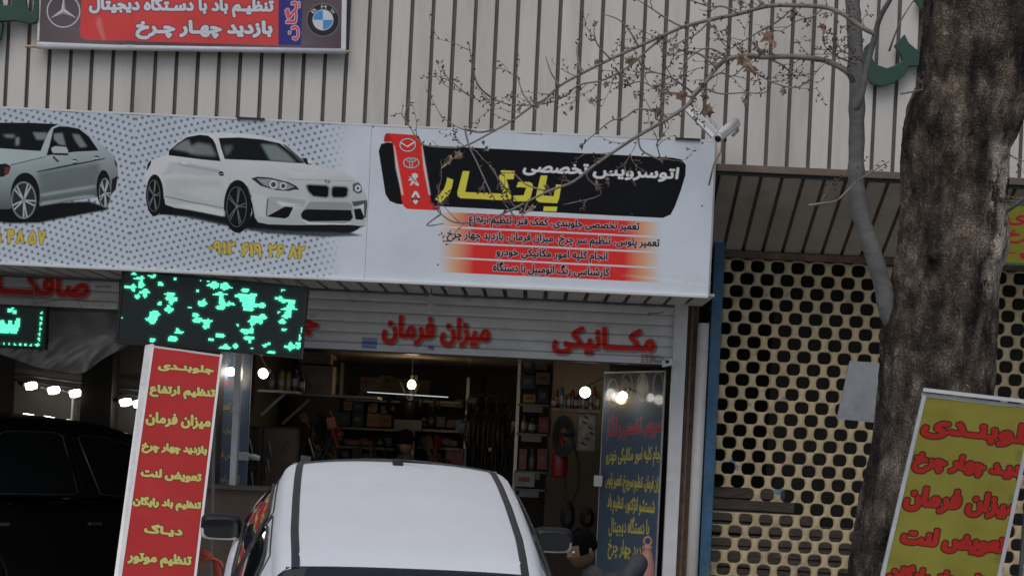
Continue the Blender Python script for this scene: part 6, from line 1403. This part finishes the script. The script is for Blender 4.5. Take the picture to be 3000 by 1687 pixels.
for i, (u, v, w_, h_, c) in enumerate(((1545, 1090, 40, 45, 'black'), (1585, 1080, 34, 40, 'brown'), (1590, 1122, 40, 34, 'grey'), (1545, 1135, 44, 40, 'dark blue'), (1550, 1175, 36, 24, 'yellow'), (1590, 1175, 30, 40, 'black'), (1535, 1262, 20, 50, 'brown'), (1560, 1265, 26, 46, 'dark blue'), (1592, 1262, 30, 44, 'red'), (1530, 1370, 22, 60, 'red'), (1556, 1372, 20, 62, 'grey'), (1588, 1370, 30, 60, 'red'), (1535, 1420, 60, 40, 'white'))):
    p = P(u, v+4, 16.9); item('box' if i not in (6, 7, 10) else 'bottle', c, (p.x, 16.95, p.z), w_/F*16.9, h_/F*16.9, .2 if i not in (6, 7, 10) else None, '%s %s, number %s down the right cabinet beside the pier' % (c, 'carton' if i not in (6, 7, 10) else 'bottle', ['one', 'two', 'three', 'four', 'five', 'six', 'seven', 'eight', 'nine', 'ten', 'eleven', 'twelve', 'thirteen'][i]), 'goods in the right cabinet')
cab = empty('open_cabinet', tuple(P(1560, 1640, 17.1)), label='open white cabinet of stock left of the right pier', cat='cabinet'); inv = Matrix.Translation(-cab.location)
for u in (1512, 1608):
    x = P(u, 1300, 17).x; o = MB().box((x, 17.1, 1.5), (.03, .36, 2.4)).build('side_panel', m_white if u < 1550 else m_wall, cab); o.matrix_parent_inverse = inv
for v in (1098, 1182, 1268, 1378, 1430):
    z = P(1550, v, 16.95).z; o = MB().box((P(1560, 1300, 17).x, 17.1, z-.012), (P(1608, 1300, 17).x-P(1512, 1300, 17).x, .36, .02)).build('shelf_board', m_shelf, cab); o.matrix_parent_inverse = inv
    if v > 1098: 
        o = MB().box((P(1556, 1300, 16.9).x, 16.90, z-.05), (.18, .006, .055)).build('price_strip', m_shelf, cab); o.matrix_parent_inverse = inv
p = P(1640, 1345, 15.85); ex_ = empty('fire_extinguisher', tuple(p), label='red fire extinguisher hung on the pier with a black hose', cat='extinguisher')
MB().lathe([(.02, -.16), (.065, -.15), (.07, -.13), (.07, .10), (.05, .15), (.02, .17), (.02, .20)], 18).build('cylinder', mat('extinguisher_red', (.20, .012, .01), .3), ex_, True)
MB().box((0, -.01, .215), (.10, .03, .03)).build('valve', m_black, ex_, bevel=.005)
MB().tube([(.03, -.02, .21), (.10, -.04, .18), (.16, -.03, .0), (.17, -.03, -.22), (.12, -.03, -.36), (.06, -.03, -.34), (.05, -.03, -.15)], .010, 8).build('hose', m_black, ex_, True)
p = P(1640, 1270, 15.8); 
hb_ = MB()
for k in range(7):
    r_ = .055+.010*k; hb_.tube([p+Vector((.03+r_*.8*math.cos(t), -.03-.01*k, -.02+r_*1.5*math.sin(t))) for t in np.linspace(0, 2*PI, 22)], .010, 6)
hb_.build('coiled_cable', m_black, smooth=True, label='thick coil of black cable hung over the fire extinguisher', cat='cable', group='coiled cables on the pier')
for u, v, rx, rz, lb in ((1663, 1510, .055, .12, 'round coil of black hose low on the right wall'), (1720, 1515, .055, .08, 'dark bundle of cable low beside the blue panel')):
    c = P(u, v, 15.9); mb = MB()
    for k in range(6):
        f_ = 1-.09*k; mb.tube([c+Vector((rx*f_*math.cos(t), -.012*k, rz*f_*math.sin(t))) for t in np.linspace(0, 2*PI, 24)], .009, 6)
    mb.build('coiled_cable', m_black, smooth=True, label=lb, cat='cable', group='coiled cables on the pier')
a, b_ = P(1694, 1200, 15.78), P(1744, 1322, 15.78); fr = empty('framed_poster', tuple(a), label='dark framed poster of engine parts on the right pier', cat='poster'); inv = Matrix.Translation(-a)
o = MB().box(((a.x+b_.x)/2, 15.80, (a.z+b_.z)/2), (b_.x-a.x, .012, a.z-b_.z)).build('poster', mat('poster_print', (.15, .12, .10), .3, var=.5, vs=16), fr); o.matrix_parent_inverse = inv
for p, q_ in (((a.x, a.z), (b_.x, a.z)), ((b_.x, a.z), (b_.x, b_.z)), ((b_.x, b_.z), (a.x, b_.z)), ((a.x, b_.z), (a.x, a.z))):
    o = MB().tube([(p[0], 15.785, p[1]), (q_[0], 15.785, q_[1])], .010, 4).build('frame', m_dark, fr); o.matrix_parent_inverse = inv
for k in range(6):
    x = a.x+.02+rnd.uniform(0, .09); z = a.z-.05-k*.045; o = MB().tube([(x, 15.79, z), (x+.04, 15.79, z-.02)], .007, 6).build('printed_part', m_dark, fr); o.matrix_parent_inverse = inv
p = P(1752, 1408, 15.3); MB().box(p, (.07, .05, .09)).build('switch_box', m_white, bevel=.006, label='small cream switch box at the edge of the blue panel', cat='switch')
# hanging dark coats and belts at the right of the rear rack
for i, u in enumerate((1385, 1410, 1440, 1470)):
    p = P(u, 1180, 17.4); mb = MB()
    [mb.tube([p+Vector((dx_, .02*k_, 0)), p+Vector((dx_*2.2, .02*k_, -.3-.1*k_)), p+Vector((dx_*.5, .02*k_, -.5-.13*k_))], [.010, .012, .010], 6) for k_, dx_ in enumerate((-.03, -.01, .015, .03))]; mb.build('hanging_belt', m_black, smooth=True, label=['first dark drive belt bundle right of the rear rack', 'second dark drive belt bundle right of the rear rack', 'third dark belt bundle, nearer the white cabinet', 'last dark belt bundle beside the white cabinet'][i], cat='belt', group='drive belts hanging at the rear')
    o = MB().tube([p+Vector((.05*math.cos(t), -.05, -.02+.10*math.sin(t))) for t in np.linspace(0, 2*PI, 18)], .007, 6).build('drive_belt', m_black, smooth=True, label=['looped belt on the first hook behind the bulb', 'looped belt on the second hook behind the bulb', 'looped belt on the third hook near the cabinet', 'looped belt on the fourth hook near the cabinet'][i], cat='belt', group='drive belts hanging at the rear')
item('box', 'blue', tuple(P(1360, 1262, 17.9)), .16, .10, .2, 'bright blue plastic bag shaped parcel right of the rear rack', 'goods on the rear rack'); item('box', 'brown', tuple(P(1383, 1195, 17.9)), .07, .10, .1, 'small buff card right of the rack top', 'goods on the rear rack')
a, b_ = P(1236, 1370, 16.4), P(1352, 1378, 16.4); root = empty('steel_bench', tuple(a), label='bright steel bench edge just beyond the white car roof', cat='bench')
o = MB().box((a+b_)/2, (b_.x-a.x, .30, .05)).build('bench_top', mat('bright_steel', (.7, .7, .68), .25, .6), root); o.matrix_parent_inverse = Matrix.Translation(-a)
for x in (a.x+.04, b_.x-.04):
    o = MB().box((x, 16.4, (a.z-.025+.3)/2), (.04, .25, a.z-.325)).build('leg', m_steel, root); o.matrix_parent_inverse = Matrix.Translation(-a)
# hanging plant pot / wires under bulb: bundle of rods
c = P(1200, 1180, 17.6); root = empty('rod_holder', tuple(c), label='dark pot of thin upright rods below the hanging bulb', cat='holder')
MB().lathe([(.06, -.16), (.09, 0), (.085, .02)], 14).build('pot', m_dark, root, True)
for k in range(9):
    an = rnd.uniform(0, 6.28); MB().tube([(0, 0, 0), (.10*math.cos(an), .03*math.sin(an), .19)], .003, 4).build('rod', m_steel, root)
MB().box((0, 0, -.21), (.26, .2, .10)).build('stand', m_dark, root); MB().box((0, .02, -.9), (.05, .05, 1.3)).build('stand_post', m_dark, root)
# hanging tools and belts that fill the dark walls
kinds = []
for k in range(3):
    mb = MB()
    if k == 0: mb.tube([(0, 0, 0), (.004, 0, -.16)], [.008, .006], 6); mb.lathe([(.01, -.20), (.024, -.19), (.024, -.165), (.01, -.155)], 8)
    elif k == 1: mb.tube([(.035*math.cos(t), 0, -.09+.09*math.sin(t)) for t in np.linspace(0, 2*PI, 16)], .006, 5)
    else: mb.box((0, 0, -.05), (.05, .03, .08)); mb.tube([(0, 0, -.09), (.02, 0, -.24)], [.012, .009], 6)
    kinds.append([mb.mesh('hanging_tool', m_, k == 1) for m_ in (m_dark, m_steel, goods('dark blue'), goods('red'), m_rust)])
kn = ('spanner', 'looped belt', 'clamp tool'); cn = ('black', 'steel grey', 'dark blue', 'red', 'rusty brown')
for wh, gp, u0, u1, v0, v1, Y in (('hung on the dark board left of the rear rack', 'tools hung on the left garage wall', 880, 985, 1180, 1370, 17.6), ('hung between the rear rack and the white cabinet', 'tools hung right of the rear rack', 1360, 1510, 1165, 1400, 17.8),
                              ('lying along the top of the rear rack', 'parts on top of the rear rack', 1010, 1340, 1142, 1158, 18.3), ('hung before the middle boards of the rear rack', 'parts hung before the rear rack', 1000, 1345, 1262, 1380, 18.1)):
    for a_ in range(3):
        for c_ in range(5):
            if v1-v0 < 50 and (a_+c_) % 2: continue
            p = P(rnd.uniform(u0, u1), rnd.uniform(v0, v1), Y+rnd.uniform(-.05, .05)); o = link('hanging_tool', kinds[a_][c_]); o.location = p; o.rotation_euler = (0, rnd.uniform(-.5, .5), rnd.uniform(-.6, .6)); sc_ = rnd.uniform(1.0, 1.7) if v1-v0 > 50 else .8; o.scale = (sc_*1.3, sc_, sc_)
            tag(o, '%s %s %s' % (cn[c_], kn[a_], wh), 'tool', gp)
MB().box((P(932, 1300, 17.75).x, 17.75, 1.5), (.36, .03, 1.8)).build('tool_board', m_inner, label='dark tool board on the left beyond the cartons', cat='board')
# left bay details: pale wall behind the lamps, dark pillar, pipe
w1 = MB().box(((P(40, 1200, 18.6).x+P(245, 1200, 18.6).x)/2, 18.62, 1.7), (P(245, 1200, 18.6).x-P(40, 1200, 18.6).x, .06, 2.9)); part(w1, 'pale_wall', m_wall)
w1 = MB().box(((P(335, 1200, 18.6).x+P(445, 1200, 18.6).x)/2, 18.62, 1.7), (P(445, 1200, 18.6).x-P(335, 1200, 18.6).x, .06, 2.9)); part(w1, 'pale_wall', m_wall)
w1 = MB().box((P(290, 1200, 18.3).x, 18.3, 1.7), (.30, .30, 2.9)); part(w1, 'dark_pillar', m_inner)
MB().tube([P(214, 1160, 18.5), P(210, 1230, 18.5)], .012, 8).build('wall_pipe', m_white, label='thin white pipe under the third lamp on the bay wall', cat='pipe')
for k, (v, lb) in enumerate(((1095, 'upper dark rail along the pale bay wall'), (1112, 'lower dark rail above the lit lamps'))):
    MB().tube([P(40, v, 18.4), P(420, v+50, 18.4)], .012, 6).build('wall_rail', m_dark, label=lb, cat='rail', group='rails above the bay lamps')
# coil of orange hose at the banner foot
mb = MB(); c = P(607, 1662, 12.9)
root = empty('orange_hose', tuple(c), label='coil of orange red air hose hanging beside the red banner', cat='hose')
m_hose = mat('orange_hose', (.62, .11, .05), .4)
for k in range(6):
    rr_ = .075+.012*k; dx = (k-2.5)*.012
    MB().tube([(dx+rr_*math.cos(t)+.02*math.sin(t*2+k), -.02*k, -.12+.24*math.sin(t)*(1-.04*k)) for t in np.linspace(0, 2*PI, 30)], .0085, 8).build('hose_loop', m_hose, root, True)
# low parapet wall at the left jamb
slab2 = MB().box((P(640, 1600, 14.2).x+.02, 14.5, .93), (.62, .25, 1.2)); part(slab2, 'low_wall', m_tile)
slab2 = MB().box((P(640, 1600, 14.2).x+.02, 14.48, 1.54), (.66, .30, .03)); part(slab2, 'low_wall_cap', m_wall)
# faded pink bollard-like cone with a ring on top
c = P(1895, 1640, 13.3); root = empty('ringed_cone', tuple(c), label='faded pink cone with a ring handle before the blue panel', cat='cone')
m_pk = mat('faded_pink', (.42, .20, .165), .6, var=.2, dirt=.3)
zz = -(c.z-.12)
MB().lathe([(.16, zz), (.15, zz+.05), (.095, zz+.5), (.055, -.02), (.038, .045), (.030, .075), (.034, .085), (.034, .10), (.012, .115)], 20).build('cone', m_pk, root, True)
MB().tube([(.026*math.cos(t), 0, .135+.030*math.sin(t)) for t in np.linspace(0, 2*PI, 18)], .0085, 8).build('ring', m_pk, root, True)

# ------------------------------------------------------------------ people
def skin_body(verts, edges, radii, m, name, parent, sub=2):
    me = bpy.data.meshes.new(name); me.from_pydata([tuple(v) for v in verts], edges, []); me.materials.append(m)
    o = link(name, me, parent); sk = o.modifiers.new('skin', 'SKIN')
    for i, r_ in enumerate(radii): me.skin_vertices[0].data[i].radius = r_ if hasattr(r_, '__len__') else (r_, r_)
    me.skin_vertices[0].data[0].use_root = True
    s_ = o.modifiers.new('sub', 'SUBSURF'); s_.levels = s_.render_levels = sub
    return o
def ensure_skin(me):
    if not me.skin_vertices: 
        pass
m_skin = mat('skin', (.22, .125, .085), .55, var=.1, vs=20); m_hair = mat('dark_hair', (.005, .0045, .004), .95, spec=.05, var=.3, vs=60); m_cloth = mat('charcoal_jacket', (.06, .063, .068), .8, var=.25, vs=14, bump=.5, bs=18); m_trou = mat('dark_trousers', (.03, .032, .04), .85, var=.2)
def head(parent, c, rot, hair=True):
    """head about 23 cm tall, face towards -Y before rot"""
    mb = MB(); rows = []
    for i in range(22):
        t = i/21; z = -.115+.23*t; ph = math.acos(max(-1, min(1, (z)/.1155))); rr_ = math.sin(ph)
        row = []
        for j in range(29):
            a = 2*PI*j/28; x, y = math.cos(a), math.sin(a)
            rx = .078*rr_**.8; ry = .098*rr_**.8
            if z < -.02: rx *= 1-.25*((-.02-z)/.095); ry *= 1-.10*((-.02-z)/.095)
            X, Y = rx*x, ry*y
            if y < 0:                                             # face side
                f_ = max(0, -y)**6
                Y -= f_*(.020*math.exp(-((z+.018)/.020)**2)*math.exp(-(X/.014)**2)+.006*math.exp(-((z+.055)/.012)**2)*math.exp(-(X/.03)**2)+.006*math.exp(-((z+.095)/.014)**2))
                Y += .010*math.exp(-((z-.012)/.012)**2)*(math.exp(-((X-.030)/.014)**2)+math.exp(-((X+.030)/.014)**2))
            else: Y *= 1.05
            row.append((X, Y, z))
        rows.append(row)
    mb.grid(rows); root = mb.build('head', m_skin, parent, True); root.location = c; root.rotation_euler = rot
    for s_ in (-1, 1):
        MB().lathe([(.001, -.010), (.010, -.006), (.0115, 0), (.010, .006), (.001, .010)], 10, (s_*.030, -.080, .012)).build('eye', mat('eye_white', (.6, .58, .55), .2), root, True)
        e_ = MB().lathe([(.001, -1), (.7, -.7), (1, 0), (.7, .7), (.001, 1)], 10); MB().add([(s_*.080+q_[0]*.007, .008+q_[1]*.016, -.005+q_[2]*.030) for q_ in e_.v], e_.f).build('ear', m_skin, root, True)
    if hair:
        hr = [[(x*1.07, y*1.07+.004, z*1.04+.006) for x, y, z in r_] for i, r_ in enumerate(rows) if i > 8]
        hm = MB(); keep = []
        hm.grid(hr); n = len(hr[0])
        hm.f = [f for f in hm.f if not (all(hm.v[k][1] < -.055 and hm.v[k][2] < .060 for k in f))]
        h = hm.build('hair', m_hair, root, True); so2 = h.modifiers.new('t', 'SOLIDIFY'); so2.thickness = .006
    return root
def hand(parent, wrist, d, palm, m=None):
    """palm and five fingers as one skinned mesh; d = direction of fingers, palm = palm normal"""
    d = Vector(d).normalized(); n = Vector(palm); n = (n-d*n.dot(d)).normalized(); s_ = d.cross(n)
    w0 = Vector(wrist); V = [w0, w0+d*.045, w0+d*.085]; E = [(0, 1), (1, 2)]; Rr = [(.026, .018), (.036, .016), (.038, .014)]
    for k, (off, L1) in enumerate(((-.030, .070), (-.010, .078), (.011, .073), (.031, .058))):
        b0 = len(V); p = w0+d*.088+s_*off; V += [p, p+d*L1*.45+n*.008, p+d*L1*.75+n*.024, p+d*L1*.92+n*.042]; E += [(2, b0), (b0, b0+1), (b0+1, b0+2), (b0+2, b0+3)]; Rr += [.0095, .009, .0085, .007]
    b0 = len(V); p = w0+d*.03-s_*.028; V += [p, p+d*.028-s_*.024+n*.01, p+d*.055-s_*.030+n*.022]; E += [(1, b0), (b0, b0+1), (b0+1, b0+2)]; Rr += [.013, .011, .008]
    return mkskin(V, E, Rr, m or m_skin, 'hand', parent, 1)
def mkskin(V, E, Rr, m, name, parent, sub=2):
    me = bpy.data.meshes.new(name); me.from_pydata([tuple(v) for v in V], E, []); me.materials.append(m); me.update()
    o = link(name, me, parent)
    sk = o.modifiers.new('skin', 'SKIN')
    if not me.skin_vertices:
        bpy.context.view_layer.update()
    try: layer = me.skin_vertices[0]
    except Exception:
        bpy.context.view_layer.objects.active = o; o.select_set(True); bpy.ops.object.mode_set(mode='EDIT'); bpy.ops.object.mode_set(mode='OBJECT'); layer = me.skin_vertices[0]
    for i, r_ in enumerate(Rr): layer.data[i].radius = r_ if hasattr(r_, '__len__') else (r_, r_)
    layer.data[0].use_root = True
    s_ = o.modifiers.new('sub', 'SUBSURF'); s_.levels = s_.render_levels = sub
    for p in me.polygons: p.use_smooth = True
    sk.use_smooth_shade = True
    return o
# mechanic bending beside the car, his back to the right
hc = P(1702, 1606, 11.3); px, pz = hc.x, hc.z; pr_ = empty('person', (px+.25, 11.45, .12), label='mechanic in a charcoal jacket crouching beside the white car', cat='person'); iv = Matrix.Translation(-pr_.location)
def W3(x, y, z): return Vector((px+x, 11.3+y, pz+z))
pel = Vector((px+.30, 11.55, .50))
V = [pel, W3(.27, .17, -.52), W3(.18, .10, -.30), W3(.10, .05, -.19), W3(.04, .01, -.10)]
E = [(0, 1), (1, 2), (2, 3), (3, 4)]; Rr = [(.16, .14), (.155, .13), (.18, .13), (.10, .09), (.055, .055)]
def arm(sh_, el, wr):
    b0 = len(V); V.extend([sh_, el, wr]); E.extend([(2, b0), (b0, b0+1), (b0+1, b0+2)]); Rr.extend([.078, .062, .045])
arm(W3(.28, -.02, -.20), W3(.36, -.16, -.03), W3(.24, -.30, -.20)); arm(W3(.02, .22, -.26), W3(-.06, .24, -.50), W3(-.16, .06, -.60))
for s_ in (-1, 1):
    b0 = len(V); hx = pel+Vector((s_*.10, -.02, -.03)); kn = Vector((pel.x+s_*.16-.10, pel.y-.40, .58)); an = Vector((pel.x+s_*.14-.06, pel.y-.22, .19))
    V.extend([hx, kn, an, an+Vector((-.03, -.16, -.03))]); E.extend([(0, b0), (b0, b0+1), (b0+1, b0+2), (b0+2, b0+3)]); Rr.extend([.10, .07, .048, .038])
ob = mkskin(V, E, Rr, m_cloth, 'clothed_body', pr_); ob.matrix_parent_inverse = iv
h_ = head(pr_, hc, (.35, .12, -.9)); h_.matrix_parent_inverse = iv
for wv in (W3(.24, -.30, -.20), W3(-.16, .06, -.60)):
    o = hand(pr_, wv, (-.7, -.3, -.6), (0, 1 if wv.y < 11.2 else -1, 0)); o.matrix_parent_inverse = iv
# man standing in the dark of the garage
hc = P(1188, 1296, 17.2); pr_ = empty('person', (hc.x, 17.2, .30), label='man in dark clothes standing deep in the garage below the bulb', cat='person'); iv = Matrix.Translation(-pr_.location)
x0, y0, zt_ = hc.x, 17.2, hc.z
def W4(x, y, z): return Vector((x0+x, y0+y, z))
zs_ = (zt_+.115-.30)/1.75
V = [W4(0, .02, .30+.92*zs_), W4(0, .02, .30+1.12*zs_), W4(0, .02, .30+1.34*zs_), W4(0, .01, .30+1.47*zs_), W4(0, 0, .30+1.56*zs_)]; E = [(0, 1), (1, 2), (2, 3), (3, 4)]; Rr = [(.16, .12), (.15, .115), (.185, .125), (.09, .08), (.052, .052)]
for s_ in (-1, 1):
    b0 = len(V); V += [W4(s_*.19, .02, .30+1.40*zs_), W4(s_*.25, .04, .30+1.10*zs_), W4(s_*.22, -.10, .30+.90*zs_)]; E += [(2, b0), (b0, b0+1), (b0+1, b0+2)]; Rr += [.068, .05, .038]
    b0 = len(V); V += [W4(s_*.10, .02, .30+.84*zs_), W4(s_*.11, -.01, .30+.46*zs_), W4(s_*.12, .03, .38), W4(s_*.13, -.13, .34)]; E += [(0, b0), (b0, b0+1), (b0+1, b0+2), (b0+2, b0+3)]; Rr += [.10, .068, .048, .038]
ob = mkskin(V, E, Rr, m_trou, 'clothed_body', pr_); ob.matrix_parent_inverse = iv
h_ = head(pr_, hc, (0, 0, 2.9)); h_.matrix_parent_inverse = iv
for s_ in (-1, 1):
    o = hand(pr_, W4(s_*.22, -.10, .30+.90*zs_), (0, -.4, -.9), (-s_, 0, 0)); o.matrix_parent_inverse = iv
